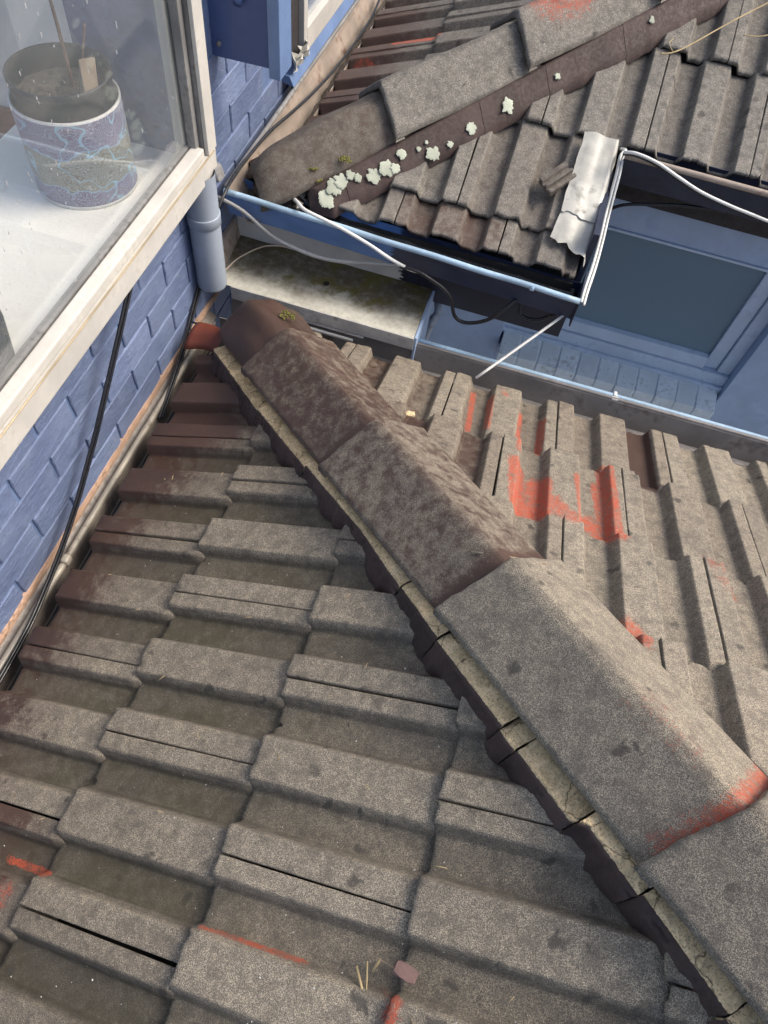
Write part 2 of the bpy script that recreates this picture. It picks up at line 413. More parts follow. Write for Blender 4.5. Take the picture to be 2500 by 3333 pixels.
def sleeve_material():
    """printed sleeve: bands of violet and ochre with blue wandering lines"""
    g = G('patterned_sleeve')
    v = g.obj(False)
    sx = g.n('ShaderNodeSeparateXYZ'); g.set(sx.inputs[0], v)
    w = g.noise(v, 16, 2, 0.5, 1)
    wv = g.n('ShaderNodeVectorMath', operation='MULTIPLY_ADD')
    g.set(wv.inputs[0], w); wv.inputs[1].default_value = (0.06, 0.06, 0.06); g.set(wv.inputs[2], v)
    wob = g.noise(v, 13, 3)
    zz = g.math('ADD', sx.outputs[2], g.math('MULTIPLY', g.math('SUBTRACT', wob, 0.5), 0.075))
    mid = g.math('MULTIPLY', g.map(zz, -1.108, -1.104), g.map(zz, -1.016, -1.012, 1, 0))
    swirl = g.n('ShaderNodeTexWave', wave_type='RINGS', rings_direction='SPHERICAL')
    g.set(swirl.inputs['Vector'], wv.outputs[0]); swirl.inputs['Scale'].default_value = 95; swirl.inputs['Distortion'].default_value = 9; swirl.inputs['Detail'].default_value = 2; swirl.inputs['Detail Scale'].default_value = 1.6
    s = swirl.outputs['Fac']
    vio = g.mix(g.map(s, 0.6, 0.85), (0.17, 0.14, 0.24), (0.32, 0.37, 0.50))
    och = g.mix(g.map(s, 0.55, 0.85), (0.20, 0.18, 0.15), (0.36, 0.42, 0.41))
    base = g.mix(mid, vio, och)
    band = g.math('ABSOLUTE', g.math('SUBTRACT', g.noise(wv.outputs[0], 11, 1), 0.5))
    base = g.mix(g.map(band, 0.008, 0.02, 0.9, 0), base, (0.30, 0.50, 0.66))
    edge = g.math('ADD', g.map(g.math('ABSOLUTE', g.math('SUBTRACT', zz, -1.014)), 0.001, 0.003, 1, 0), g.map(g.math('ABSOLUTE', g.math('SUBTRACT', zz, -1.106)), 0.001, 0.003, 1, 0))
    base = g.mix(g.math('MULTIPLY', edge, 0.8), base, (0.30, 0.46, 0.66))
    g.p(Base_Color=base, Roughness=0.4)
    return g.m
MAT['sleeve'] = sleeve_material()
MAT['sleeve_rim'] = paint_mat('pale_ceramic_rim', (0.6, 0.6, 0.6), amount=0.2, rough=0.35, bump=0.05)
MAT['soil'] = paint_mat('potting_soil', (0.10, 0.085, 0.07), dirt=(0.02, 0.016, 0.012), amount=0.9, rough=0.95, bump=1.0, bscale=150)

# ------------------------------------------------------------------ numbers of the place (metres, eye at the origin)
WX = -0.88                                  # outer face of the tall blue wall
T25, T22 = math.tan(math.radians(25)), math.tan(math.radians(22.5))
TW = 0.312                                  # tile cover width

# ground far below
mesh_obj('ground', [(-60, -60, -5.6), (60, -60, -5.6), (60, 60, -5.6), (-60, 60, -5.6)], [(0, 1, 2, 3)], MAT['ground'])
tag(bpy.data.objects['ground'], kind='structure')

# ------------------------------------------------------------------ tiles
def profile(W=TW):
    br = [(0.0, .0265), (.030, .0265), (.044, -.002), (.097, -.002), (.111, .028), (.186, .028), (.200, -.002), (.251, -.002), (.265, .029), (W - .004, .029)]
    xs = np.concatenate([np.linspace(0, W - .004, 84)])
    xs = np.unique(np.concatenate([xs, [b[0] + d for b in br for d in (-.0025, 0, .0025) if 0 <= b[0] + d <= W - .004]]))
    bx = np.array([b[0] for b in br]); bh = np.array([b[1] for b in br])
    hs = np.zeros_like(xs)
    for dd in np.linspace(-.0024, .0024, 7):
        hs += np.interp(xs + dd, bx, bh)
    hs /= 7
    return xs, hs

PU, PH = profile()

def noise1(n, step, amp, rng):
    k = max(2, int(n / step) + 2)
    return np.interp(np.arange(n) / step, np.arange(k), rng.normal(0, amp, k))

def make_tile(parent, mat, O, U, V, Wn, gauge, cut, wear, rng, over=0.055, name='roof_tile', tilt=1.0, lift=0.0):
    """O: lower left corner on the plane that touches the rib tops; U, V, Wn: unit vectors right, upslope, normal"""
    n = len(PU)
    rows = [(0.0, -.0075), (.0015, -.0030), (.005, -.0006), (.012, 0)] + [(q, 0) for q in np.linspace(.03, gauge + over, 15)]
    chip = noise1(n, 5, .0016, rng) + noise1(n, 1, .0007, rng)
    for _ in range(rng.integers(0, 3)):
        c = rng.integers(2, n - 2); wdt = rng.integers(1, 4)
        chip[max(0, c - wdt):c + wdt] += rng.uniform(.003, .010)
    th = .0145
    sk = rng.normal(0, .004) * tilt; rise = rng.normal(0, .0012) * tilt + lift; roll = rng.normal(0, .006) * tilt
    P = []; loc = []
    def row(v, dw, fac, hh, uu):
        vv = v + chip * fac
        w = hh - .029 + dw - .0155 * vv / gauge - .035 * sstep(vv, gauge + .004, gauge + .03) + rise * (1 - vv / gauge) + roll * (uu - TW / 2)
        u2 = uu + sk * vv
        P.append(np.array(O)[None] + u2[:, None] * np.array(U)[None] + vv[:, None] * np.array(V)[None] + w[:, None] * np.array(Wn)[None])
        loc.append(np.stack([uu, vv, hh], 1))
    uu = np.concatenate([[0.0005], PU, [PU[-1] + .0003]])
    hh0 = np.concatenate([[PH[0] - th], PH, [PH[-1] - th * 1.1]])
    chip = np.concatenate([[chip[0]], chip, [chip[-1]]])
    hhu = np.concatenate([[PH[0] - th], PH - th, [PH[-1] - th]])
    row(.03, 0, 1, hhu, uu)            # underside strip
    row(.0008, 0, 1, hhu, uu)
    for v, dw in rows:
        fac = 1.0 if v < .006 else (0.5 if v < .02 else 0)
        row(v, dw, fac, hh0, uu)
    m = len(uu); R = len(P)
    Vt = np.concatenate(P); L = np.concatenate(loc)
    # slight casting unevenness
    nz = np.array([mnoise.noise(Vector((a * 22, b * 9 + O[0] * 13, O[1] * 7))) for a, b, _ in L[::1]])
    Vt = Vt + (nz * .0011)[:, None] * np.array(Wn)[None]
    faces = []
    for r in range(R - 1):
        b0 = r * m
        for i in range(m - 1):
            faces.append((b0 + i, b0 + i + 1, b0 + m + i + 1, b0 + m + i))
    me = bpy.data.meshes.new(name)
    me.from_pydata(Vt.tolist(), [], faces)
    W4 = wear(Vt, L, rng)
    ca = me.color_attributes.new('wear', 'FLOAT_COLOR', 'POINT')
    ca.data.foreach_set('color', W4.astype(np.float32).ravel())
    me.materials.append(mat)
    if cut is not None:
        bm = bmesh.new(); bm.from_mesh(me)
        for (pc, pn) in cut:
            bmesh.ops.bisect_plane(bm, geom=bm.verts[:] + bm.edges[:] + bm.faces[:], plane_co=pc, plane_no=pn, clear_outer=True)
        if not bm.faces or sum(f.calc_area() for f in bm.faces) < 0.002:
            bm.free(); bpy.data.meshes.remove(me); return None
        bm.to_mesh(me); bm.free()
    me.polygons.foreach_set('use_smooth', [True] * len(me.polygons))
    me.update()
    o = link(name, me, parent)
    return o

def sstep(x, a, b):
    t = np.clip((x - a) / (b - a), 0, 1)
    return t * t * (3 - 2 * t)

def seg_mask(P, segs):
    """segs: (p, q, radius, strength) capsules in space"""
    out = np.zeros(len(P))
    for p, q, r, s in segs:
        r = r * 1.2; p = np.array(p)[:2]; q = np.array(q)[:2]; d = q - p
        t = np.clip(((P[:, :2] - p) @ d) / max(d @ d, 1e-9), 0, 1)
        dist = np.linalg.norm(P[:, :2] - (p + t[:, None] * d), axis=1)
        out = np.maximum(out, s * (1 - sstep(dist, r * .45, r * 1.3)))
    return out

def in_view(P, margin=0.42):
    """is any of these points in or near the picture (only to leave out tiles nobody sees)"""
    P = np.atleast_2d(P)
    x = P @ np.array(right); y = P @ np.array(down); z = P @ np.array(fwd)
    ok = z > 0.05
    u = x / np.maximum(z, .05) * 2326.6 / 2500; v = y / np.maximum(z, .05) * 2326.6 / 3333
    return bool(np.any(ok & (abs(u) < .5 + margin) & (abs(v) < .5 + margin)))

# ================================================================== LOWER ROOF
roof = thing('tiled_roof', 'weathered brown concrete tiled roof in the foreground with a capped hip running across it', 'roof', (0, 0, -1.6))
cA, sA = math.cos(math.radians(25)), math.sin(math.radians(25))
HIPC = 0.772                                 # hip line in plan: x + y = HIPC
def zl(x): return -1.229 + T25 * x
def zr(y): return -0.869 - T25 * y
RED_L = [((-.57, -.020, -1.494), (-.47, -.022, -1.45), .007, .9), ((-.53, -.075, -1.465), (-.56, -.11, -1.47), .026, .62), ((-.16, -.019, -1.303), (.022, -.016, -1.219), .0035, .85), ((.14, -.025, -1.165), (.152, -.06, -1.16), .012, .9)]
RED_R = [((.015, 1.45, -1.545), (.027, 1.235, -1.445), .009, .9), ((.066, 1.44, -1.54), (.074, 1.245, -1.45), .009, .8), ((.16, 1.40, -1.52), (.162, 1.17, -1.415), .009, .85),
         ((.222, 1.40, -1.52), (.219, 1.21, -1.435), .009, .75), ((.163, 1.11, -1.388), (.18, .93, -1.303), .024, .95), ((.225, 1.06, -1.365), (.228, .94, -1.307), .03, .9), ((.2, .96, -1.32), (.23, .94, -1.307), .03, .8),
         ((.258, .99, -1.33), (.300, .935, -1.305), .028, .75), ((.313, 1.13, -1.39), (.33, .94, -1.30), .010, .8), ((.350, .97, -1.325), (.40, .93, -1.303), .030, .9), ((.392, 1.21, -1.434), (.402, .926, -1.30), .020, 1.0), ((.372, 1.13, -1.395), (.385, 1.0, -1.335), .016, .8),
         ((.095, 1.475, -1.556), (.108, 1.45, -1.545), .012, .7), ((.41, .65, -1.172), (.43, .62, -1.158), .02, .8), ((.62, .93, -1.30), (.64, .85, -1.27), .03, .5)]
def wear_left(P, L, rng):
    n = len(P)
    jit = rng.normal(0, .05)
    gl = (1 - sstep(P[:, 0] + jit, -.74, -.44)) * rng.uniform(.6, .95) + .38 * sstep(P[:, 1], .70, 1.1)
    gl *= np.where(L[:, 2] > .02, 1.0, .72)
    moss = np.where(L[:, 2] < .006, .80, 0.10) * (1 - .85 * sstep(P[:, 0], -.35, .12)) * rng.uniform(.75, 1.1)
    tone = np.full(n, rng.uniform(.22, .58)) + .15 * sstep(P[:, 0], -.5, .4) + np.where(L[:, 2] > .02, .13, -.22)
    return np.stack([np.clip(gl, 0, 1), seg_mask(P, RED_L), np.clip(moss, 0, 1), np.clip(tone, 0, 1)], 1)
def wear_right(P, L, rng):
    n = len(P)
    gl = np.full(n, rng.choice([.0, .05, .12, .30], p=[.45, .25, .2, .1])) + .30 * (1 - sstep(P[:, 0], -.35, .1)) + np.where(L[:, 2] < .006, .32, 0) * (1 - sstep(P[:, 0], .05, .35)) * sstep(P[:, 1], .9, 1.1)
    darkpan = (np.abs(P[:, 0] - .50) < .035) & (P[:, 1] > 1.2)
    gl = np.where(darkpan, .85, gl)
    gl = gl + np.where((P[:, 0] > .45) & (P[:, 1] > .95) & (P[:, 1] < 1.23), .2, 0)
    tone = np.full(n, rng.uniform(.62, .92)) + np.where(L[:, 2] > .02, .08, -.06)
    moss = np.where(L[:, 2] < .006, 0.3, 0.02) * rng.uniform(.3, 1.0) * (1 - sstep(P[:, 0], .1, .5))
    return np.stack([np.clip(gl, 0, 1), seg_mask(P, RED_R), moss, np.clip(tone, 0, 1)], 1)

n45 = Vector((1, 1, 0)).normalized()
rows_left = [-.790, -.489, -.175, .135, .445, .755, 1.06]
ph_left = [.061, .232, .085, .243, .09, .24, .09]
for i, (x0, ph) in enumerate(zip(rows_left, ph_left)):
    gauge = ((rows_left[i + 1] if i + 1 < len(rows_left) else x0 + .31) - x0) / cA
    for k in range(-5, 6):
        yj = ph + k * TW                        # joint = left edge of the tile (looking upslope)
        O = np.array((x0, yj, zl(x0)))
        U, V, Wn = (0, -1, 0), (cA, 0, sA), (-sA, 0, cA)
        pts = np.array([O + np.array(U) * a + np.array(V) * b for a in (0, .15, .3) for b in (0, .17, .34)])
        if np.all(pts[:, 0] + pts[:, 1] > HIPC - .02): continue
        if not in_view(pts): continue
        if i == 0 and yj > 1.36: continue
        cut = [(Vector((HIPC / 2, HIPC / 2, 0)) - n45 * .03, n45)] if np.any(pts[:, 0] + pts[:, 1] > HIPC - .25) else None
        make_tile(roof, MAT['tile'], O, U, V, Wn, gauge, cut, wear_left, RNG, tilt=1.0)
rows_right = [1.513, 1.226, .928, .632, .335, .04]
ph_right = [-.053, .117, -.036, .143, -.02, .13]
for i, (y0, ph) in enumerate(zip(rows_right, ph_right)):
    gauge = (y0 - (rows_right[i + 1] if i + 1 < len(rows_right) else y0 - .3)) / cA
    for k in range(-3, 9):
        xj = ph + k * TW
        O = np.array((xj, y0, zr(y0)))
        U, V, Wn = (-1, 0, 0), (0, -cA, sA), (0, sA, cA)
        pts = np.array([O + np.array(U) * a + np.array(V) * b for a in (0, .15, .3) for b in (0, .17, .34)])
        if np.all(pts[:, 0] + pts[:, 1] < HIPC + .02): continue
        if not in_view(pts): continue
        cut = [(Vector((HIPC / 2, HIPC / 2, 0)) + n45 * .03, -n45)] if np.any(pts[:, 0] + pts[:, 1] < HIPC + .25) else None
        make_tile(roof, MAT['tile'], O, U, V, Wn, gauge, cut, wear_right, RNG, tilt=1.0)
# dark underlay added below the tiles to block light
XR = 1.6
mesh_obj('light_block_underlay', [(-.80, 1.56, zl(-.80) - .065), (-.80, HIPC - 2.6, zl(-.80) - .065), (2.6, HIPC - 2.6, zl(2.6) - .065), (-.76, 1.50, zr(1.5) - .065), (2.6, 1.50, zr(1.5) - .065)],
         [(0, 1, 2), (0, 2, 3), (3, 2, 4)], MAT['dark'], roof)

# ---------------- hip caps
def hip_frame(kind):
    if kind == 'low':
        D = Vector((1, -1, 0)).normalized(); side = Vector((1, 1, 0)).normalized()       # D: uphill in plan, side: to the right slope
        slope = T25 / math.sqrt(2)
        base = lambda a: Vector(((HIPC + math.sqrt(2) * a) / 2, (HIPC - math.sqrt(2) * a) / 2, zl((HIPC + math.sqrt(2) * a) / 2)))
    else:
        D = Vector((1, 1, 0)).normalized(); side = Vector((1, -1, 0)).normalized()       # side: to the front slope
        slope = T22 / math.sqrt(2)
        base = lambda a: Vector((-.75 + a / math.sqrt(2), 1.77 + a / math.sqrt(2), -1.327 + T22 * a / math.sqrt(2)))
    return D, side, slope, base

def make_cap(parent, mat, kind, a0, a1, hw, crest, edge, wear, rng, end=False, name='ridge_cap', lift=(.021, -.006), skew=0.0):
    D, side, slope, base = hip_frame(kind)
    m = 41
    ps = np.linspace(-1, 1, m)
    na = 26
    avs = np.concatenate([[0, .0015, .005, .012], np.linspace(.03, a1 - a0, na)])
    flat = .05
    V = []; L = []
    chip = noise1(m, 4, .0016, rng) + noise1(m, 1, .0006, rng)
    for j, av in enumerate([.03, .0008] + list(avs)):
        under = j < 2
        a = a0 + av
        f = av / (a1 - a0)
        b = base(a)
        lz = lift[0] * (1 - f) + lift[1] * f
        edgedrop = 0 if j > 4 else (-.007, -.0028, -.0005)[max(0, min(2, j - 2))]
        shrink = 1.0 - .11 * f
        dome = 1.0
        if end:
            d = min(1.0, (av + .004) / .115)
            dome = math.sqrt(max(0.0, 1 - (1 - d) ** 2))
        for i, p in enumerate(ps):
            q = abs(p)
            r = max(0.0, q - flat) / (1 - flat)
            drop = (crest - edge) * (r - .04 if r > .08 else r * r / .16) / .96
            if q < flat: drop = .004 * (q / flat) ** 2
            else: drop += .004
            z = crest - drop
            x = p * hw * shrink
            if end:
                z = crest - (crest - edge) * q ** 1.7
                z = edge - .02 + (z - edge + .02) * (0.25 + .75 * dome); x = x * (0.55 + .45 * dome)
            if under: z -= .016
            nz = mnoise.noise(Vector((a * 7, p * 2.2, 3.1 if kind == 'low' else 9.2))) * (.0022 if not end else .014) + mnoise.noise(Vector((a * 30, p * 8, 1.7))) * .0009
            fac = 1.0 if av < .006 else 0.0
            pt = b + D * (av - av + 0) + side * x + Vector((0, 0, z + lz + edgedrop + nz)) + D * (chip[i] * fac + skew * p * (1 - f)) + Vector((0, 0, slope * chip[i] * fac))
            V.append(tuple(pt)); L.append((p, av, f))
    faces = []
    R = len(V) // m
    for r in range(R - 1):
        for i in range(m - 1):
            faces.append((r*m + i, r*m + i + 1, (r+1)*m + i + 1, (r+1)*m + i))
    # rims along both long edges
    nb = len(V)
    for r in range(2, R):
        for i, s in ((0, 1), (m - 1, -1)):
            v = Vector(V[r*m + i]) + Vector((0, 0, -.017)) + side * (.003 * s)
            V.append(tuple(v)); L.append(L[r*m + i])
    for k in range(R - 3):
        r = k + 2
        faces.append((r*m, (r+1)*m, nb + 2*(k+1), nb + 2*k))
        faces.append((r*m + m - 1, nb + 2*k + 1, nb + 2*(k+1) + 1, (r+1)*m + m - 1))
    me = bpy.data.meshes.new(name)
    me.from_pydata(V, [], faces)
    bm = bmesh.new(); bm.from_mesh(me); bmesh.ops.recalc_face_normals(bm, faces=bm.faces); bm.to_mesh(me); bm.free()
    W4 = wear(np.array(V), np.array(L), rng)
    ca = me.color_attributes.new('wear', 'FLOAT_COLOR', 'POINT')
    ca.data.foreach_set('color', W4.astype(np.float32).ravel())
    me.materials.append(mat)
    me.polygons.foreach_set('use_smooth', [True] * len(me.polygons))
    me.update()
    return link(name, me, parent)

def cap_wear_and_light(glaze, tone, reds=(), low=.0, moss=.05, rednear=None, band=None):
    def f(P, L, rng):
        n = len(P)
        gl = np.full(n, glaze) + low * np.exp(-((L[:, 1]) / .05) ** 2)
        if band is not None: gl = gl + band[1] * sstep(L[:, 1], band[0] - .03, band[0])
        if rednear is not None:                 # worn paint kept where the next cap used to overlap
            a0, a1, s = rednear
            red = s * sstep(L[:, 1], a0, a1) * (.75 + .25 * sstep(L[:, 0], -.5, .2)) * sstep(L[:, 0], -.98, -.80)
        else: red = np.zeros(n)
        red = np.maximum(red, seg_mask(P, reds))
        return np.stack([np.clip(gl, 0, 1), red, np.full(n, moss), np.full(n, tone) + .18 * (L[:, 0] > .1)], 1)  # last term paints the sunward wing lighter
    return f
HW, CR, ED = .130, .105, .014
low_caps = [(-1.50, -1.20, dict(glaze=.8, tone=.4, moss=.3), True), (-1.245, -.73, dict(glaze=.60, tone=.6, moss=.1, band=(.455, .5)), False), (-.79, -.28, dict(glaze=.50, tone=.72, band=(.45, .6)), False),
            (-.335, .19, dict(glaze=.08, tone=.74, rednear=(.425, .462, 1.0), reds=[((.37, .41, -.9), (.41, .38, -.88), .05, .33)]), False), (.130, .64, dict(glaze=.12, tone=.75), False), (.585, 1.1, dict(glaze=.1, tone=.75), False)]
for a0, a1, kw, end in low_caps:
    make_cap(roof, MAT['tile'], 'low', a0, a1, HW * (.96 if end else 1), CR, ED, cap_wear_and_light(**kw), RNG, end=end, skew=RNG.normal(0, .006))

# ---------------- bedding and pointing under the caps
def ribbon(parent, name, mat, rows, smooth=True, kind=None):
    """rows: list of equal-length point lists"""
    V = [tuple(p) for r in rows for p in r]
    m = len(rows[0])
    F = [(r*m + i, r*m + i + 1, (r+1)*m + i + 1, (r+1)*m + i) for r in range(len(rows) - 1) for i in range(m - 1)]
    o = mesh_obj(name, V, F, mat, parent, smooth)
    if kind: o['kind'] = kind
    return o

D, side, slope, base = hip_frame('low')
def low_pt(a, p, z):                    # p: distance left of the hip
    return base(a) - side * p + Vector((0, 0, z))
def tile_z(p): return -T25 * p / math.sqrt(2)
cracks = [-1.44, -1.10, -.84, -.62, -.435, -.30, -.115, -.075, .05, .16, .30, .52, .75]
for c0, c1 in zip(cracks[:-1], cracks[1:]):
    n = max(3, int((c1 - c0) / .0035))
    crow, mrow = [], []
    tw = random.uniform(-.004, .004); dz = random.uniform(-.010, .003); dp = random.uniform(-.007, .006)
    for i in range(n + 1):
        a = c0 + .0012 + (c1 - c0 - .0024) * i / n
        w = fbm(a, 2.1, .3, 9, 4); w2 = fbm(a, 5.7, 1.9, 28, 4)
        outer = .132 + np.interp(a, [-1.4, -1.1, -.8, -.6, -.42, -.3, -.1, .045, .06, .15, .3, .6], [.008, .012, .004, -.003, .004, .012, .017, .016, .002, .002, .009, .011]) + dp * .5 + .003 * w + .0035 * w2
        zt = ED - .027 + dz + .004 * w2 + .008 * w + tw * (i / n - .5) * 4
        crow.append([low_pt(a, .085, zt - .03), low_pt(a, .100, zt), low_pt(a, .122, zt + .0015 * w2), low_pt(a, (.122 + outer) / 2, zt - .001 + .0012 * fbm(a, 1.7, 3.3, 60)), low_pt(a, outer - .002, zt - .003), low_pt(a, outer, zt - .0065), low_pt(a, outer + .001, zt - .03)])
        crow[-1] = [Vector(q) + Vector((random.uniform(-.0008, .0008), random.uniform(-.0008, .0008), random.uniform(-.0011, .0011))) for q in crow[-1]]
        po = outer + .0035
        foot = outer + .005 + .002 * fbm(a, 8.8, 4.1, 30, 4) + .002 * w2
        ztop = zt - .0055 + .003 * w2
        mrow.append([low_pt(a, po - .0035, ztop - .001), low_pt(a, po, ztop - .002), low_pt(a, po + .001, ztop - .016), low_pt(a, foot + .001, tile_z(foot) + .006), low_pt(a, foot + .006 + .003 * max(0, w), tile_z(foot) - .010 + .002 * w2), low_pt(a, foot + .010 + .008 * max(0, w), tile_z(foot + .010) - .040)])
    ribbon(roof, 'bedding_mortar', MAT['cream_mortar'], crow, False)
    ribbon(roof, 'pointing', MAT['maroon'], mrow, True)
rr = []
for i in range(260):
    a = -1.42 + i * .01
    w2 = fbm(a, 3.3, 7.7, 24, 3)
    rr.append([low_pt(a, -.09, 0), low_pt(a, -.128, ED - .020 + .003 * w2), low_pt(a, -.137 - .004 * w2, tile_z(.14) + .002), low_pt(a, -.150 - .004 * w2, tile_z(.15) - .04)])
ribbon(roof, 'pointing', MAT['maroon'], rr)

# ---------------- gutters
def trough(parent, name, mat, P0, P1, prof, thick=.0025, up=Vector((0, 0, 1)), out=None):
    """sheet gutter: prof in (outwards, up) coordinates, swept from P0 to P1"""
    P0, P1 = Vector(P0), Vector(P1)
    d = (P1 - P0).normalized()
    out = Vector(out)
    pr = [Vector((a, b)) for a, b in prof]
    nrm = []
    for i in range(len(pr)):
        t = (pr[min(i + 1, len(pr) - 1)] - pr[max(i - 1, 0)]).normalized()
        nrm.append(Vector((-t.y, t.x)))
    loop = pr + [p + q * thick for p, q in zip(pr[::-1], nrm[::-1])]
    N = max(2, int((P1 - P0).length / .06))
    V = []
    for j in range(N + 1):
        c = P0.lerp(P1, j / N)
        for q in loop:
            V.append(c + out * (q.x + .0007 * math.sin(j * 1.7)) + up * (q.y + .0006 * math.sin(j * 2.3 + 1)))
    m = len(loop)
    F = [(j*m + i, j*m + (i+1) % m, (j+1)*m + (i+1) % m, (j+1)*m + i) for j in range(N) for i in range(m)]
    F += [tuple(range(m))[::-1], tuple(N*m + i for i in range(m))]
    o = mesh_obj(name, V, F, mat, parent, False)
    return o
# along the wall (its outer lip lies against the wall): out = -X
gl_ = thing('wall_gutter', 'narrow metal gutter with pale rounded lip squeezed between blue brick wall and lower roof', 'gutter', (-.83, .6, -1.7))
trough(gl_, 'trough', MAT['flash'], (-.80, -.6, -1.66), (-.80, 1.52, -1.66), [(-.012, .0), (-.012, -.065), (.034, -.065), (.034, -.006)], out=(-1, 0, 0))
mb = MB(); mb.tube([(-.838, y, -1.655 + .0015 * math.sin(y * 9)) for y in np.arange(-.6, 1.50, .05)], 0.0085, 12); mb.build('lip', MAT['bead'], gl_, True)
mb = MB()
for j in range(60):
    y0 = -.6 + j * .036
    mb.hexa([(WX + .007, y0, -1.669), (-.846, y0, -1.688), (-.846, y0 + .036, -1.688), (WX + .007, y0 + .036, -1.669), (WX + .007, y0, -1.667), (-.846, y0, -1.684), (-.846, y0 + .036, -1.684), (WX + .007, y0 + .036, -1.667)])
mb.build('back_flashing', MAT['flash'], gl_)
mb = MB(); mb.box((-.846, .60, -1.668), (-.826, .625, -1.642)); jo = mb.build('lip_joiner', MAT['bead'], gl_, True, .006)
# along the front of the right slope: out = +Y
gf = thing('eaves_gutter', 'long stained metal gutter along the lower roof edge below the pale blue house wall', 'gutter', (.3, 1.56, -1.66))
trough(gf, 'trough', MAT['gutter_grey'], (-.80, 1.50, -1.60), (2.1, 1.515, -1.592), [(-.01, -.012), (-.01, -.085), (.072, -.080), (.093, -.004), (.098, .003)], out=(0, 1, 0))
mb = MB(); mb.tube([(-.80 + .1 * i, 1.5975 + .0006 * i, -1.600 + .0003 * i) for i in range(30)], .006, 10); mb.build('lip', MAT['gutter_grey'], gf, True)
mb = MB()
for i in range(56):
    x0 = -.8 + i * .0513
    mb.add([(x0, 1.50, -1.674 + .003*random.random()), (x0 + .0513, 1.50, -1.674 + .003*random.random()), (x0 + .0513, 1.585, -1.674), (x0, 1.585, -1.674)], [(0, 1, 2, 3)])
mb.build('sludge', MAT['gutter_grey'], gf)

# ================================================================== TALL BLUE WALL
wall = thing('brick_wall', 'tall blue painted brick wall along the left edge below and beside the window', 'wall', (WX, 1.0, -1.65))
mb = MB()
mb.box((WX - .25, -1.2, -5.6), (WX, 3.9, -1.205))
mb.box((WX - .25, 1.565, -1.203), (WX, 3.9, 1.6))
mb.build('wall_core', MAT['mortar_blue'], wall)
BL, BH = .2464, .0832
variants = []
for k in range(7):
    L_, H_ = BL - .009, BH - .0035
    nu, nv = 14, 7
    V, F = [], []
    for j in range(nv + 1):
        for i in range(nu + 1):
            y = (0, .0022)[i] if i < 2 else (L_ - (0, .0022)[nu - i] if i > nu - 2 else L_ * (i - 1) / (nu - 2))
            z = (0, .0018)[j] if j < 2 else (H_ - (0, .0018)[nv - j] if j > nv - 2 else H_ * (j - 1) / (nv - 2))
            e = min(i, nu - i, j, nv - j)
            x = (.0042 + .0022 * j / nv) - (.0026 if e == 0 else 0) + mnoise.noise(Vector((y * 30, z * 30, k * 5.1))) * .0014
            V.append((x, y + (random.uniform(-.0012, .0012) if i in (0, nu) else 0), z + (random.uniform(-.0006, .0006) if j in (0, nv) else 0)))
    m = nu + 1
    for j in range(nv):
        for i in range(nu):
            F.append((j*m + i, j*m + i + 1, (j+1)*m + i + 1, (j+1)*m + i))
    nb = len(V)
    ring = [i for i in range(m)] + [j*m + nu for j in range(1, nv + 1)] + [nv*m + i for i in range(nu - 1, -1, -1)] + [j*m for j in range(nv - 1, 0, -1)]
    for i in ring: V.append((-.004, V[i][1], V[i][2]))
    for q in range(len(ring)):
        F.append((ring[q], nb + q, nb + (q + 1) % len(ring), ring[(q + 1) % len(ring)]))
    me = bpy.data.meshes.new('brick'); me.from_pydata(V, [], F); me.materials.append(MAT['brick']); me.update()
    variants.append(me)
# bed joints measured at z = -1.575 (+- n courses)
for c in range(-2, 12):
    zb = -1.5755 + (c - 1) * BH
    ph = .992 - (BL / 2 if c % 2 else 0)
    for k in range(-6, 12):
        y0 = ph + k * BL
        if y0 > 3.7 or y0 + BL < -.3: continue
        if zb > -1.25 and y0 < 1.60: continue
        if zb > -1.0 and y0 < 1.75: continue
        if zb > -1.27 and y0 + BL > 2.33: continue
        if not in_view(np.array([[WX, y0, zb], [WX, y0 + BL, zb + BH], [WX, y0 + BL / 2, zb]]), .05): continue
        o = link('brick', variants[(k * 3 + c * 5) % 7], wall)
        o.location = Vector((WX + random.uniform(-.001, .001), y0, zb)) - wall.location
# bare strip below the paint
rws = []
for i in range(300):
    y = -.5 + i * .0087
    a = .006 * fbm(y, 1.1, 0, 9, 4)
    rws.append([(WX + .0065, y, -1.674), (WX + .0095 + .002 * fbm(y, 3, 1, 30), y, -1.668), (WX + .0105 + .003 * fbm(y, 9, 1, 20), y, -1.655), (WX + .0085, y, -1.644 + a), (WX - .001, y, -1.643 + a)])
ribbon(wall, 'bare_render_strip', MAT['pink'], rws, False)

# window in the wall: frame stands proud of the bricks
FX = -.800
def part_box(name, a, b, mat, parent, bevel=.003):
    mb = MB(); mb.box(a, b); return mb.build(name, mat, parent, False, bevel)
mb = MB(); mb.box((-.811, 1.546, -1.1165), (FX, 1.594, 1.2)); mb.hexa([(-.87, -.6, -1.182), (FX, -.6, -1.182), (FX, 1.586, -1.176), (-.87, 1.586, -1.176), (-.87, -.6, -1.119), (FX, -.6, -1.119), (FX, 1.586, -1.117), (-.87, 1.586, -1.117)])
win = mb.build('window', MAT['frame'], wall, False, .0025)
mb = MB(); mb.tube([(FX + .0005, -.6, -1.119), (FX + .0005, 1.575, -1.117)], .0022, 8); mb.build('frame_strip', MAT['bead_gold'], win, True)
part_box('glazing_bead', (-.838, -.6, -1.1155), (FX - .006, 1.535, -1.091), MAT['frame'], win, .004)
mb = MB()
for i in range(240):
    y = -.6 + i * .009
    mb.add([(-.841, y, -1.094 + .0), (-.838, y, -1.0905), (-.838, y + .009, -1.0905), (-.841, y + .009, -1.094)], [(0, 1, 2, 3)])
mb.box((-.858, -.6, -1.12), (-.841, 1.54, -1.088)); mb.build('gasket', MAT['frame_grey'], win)
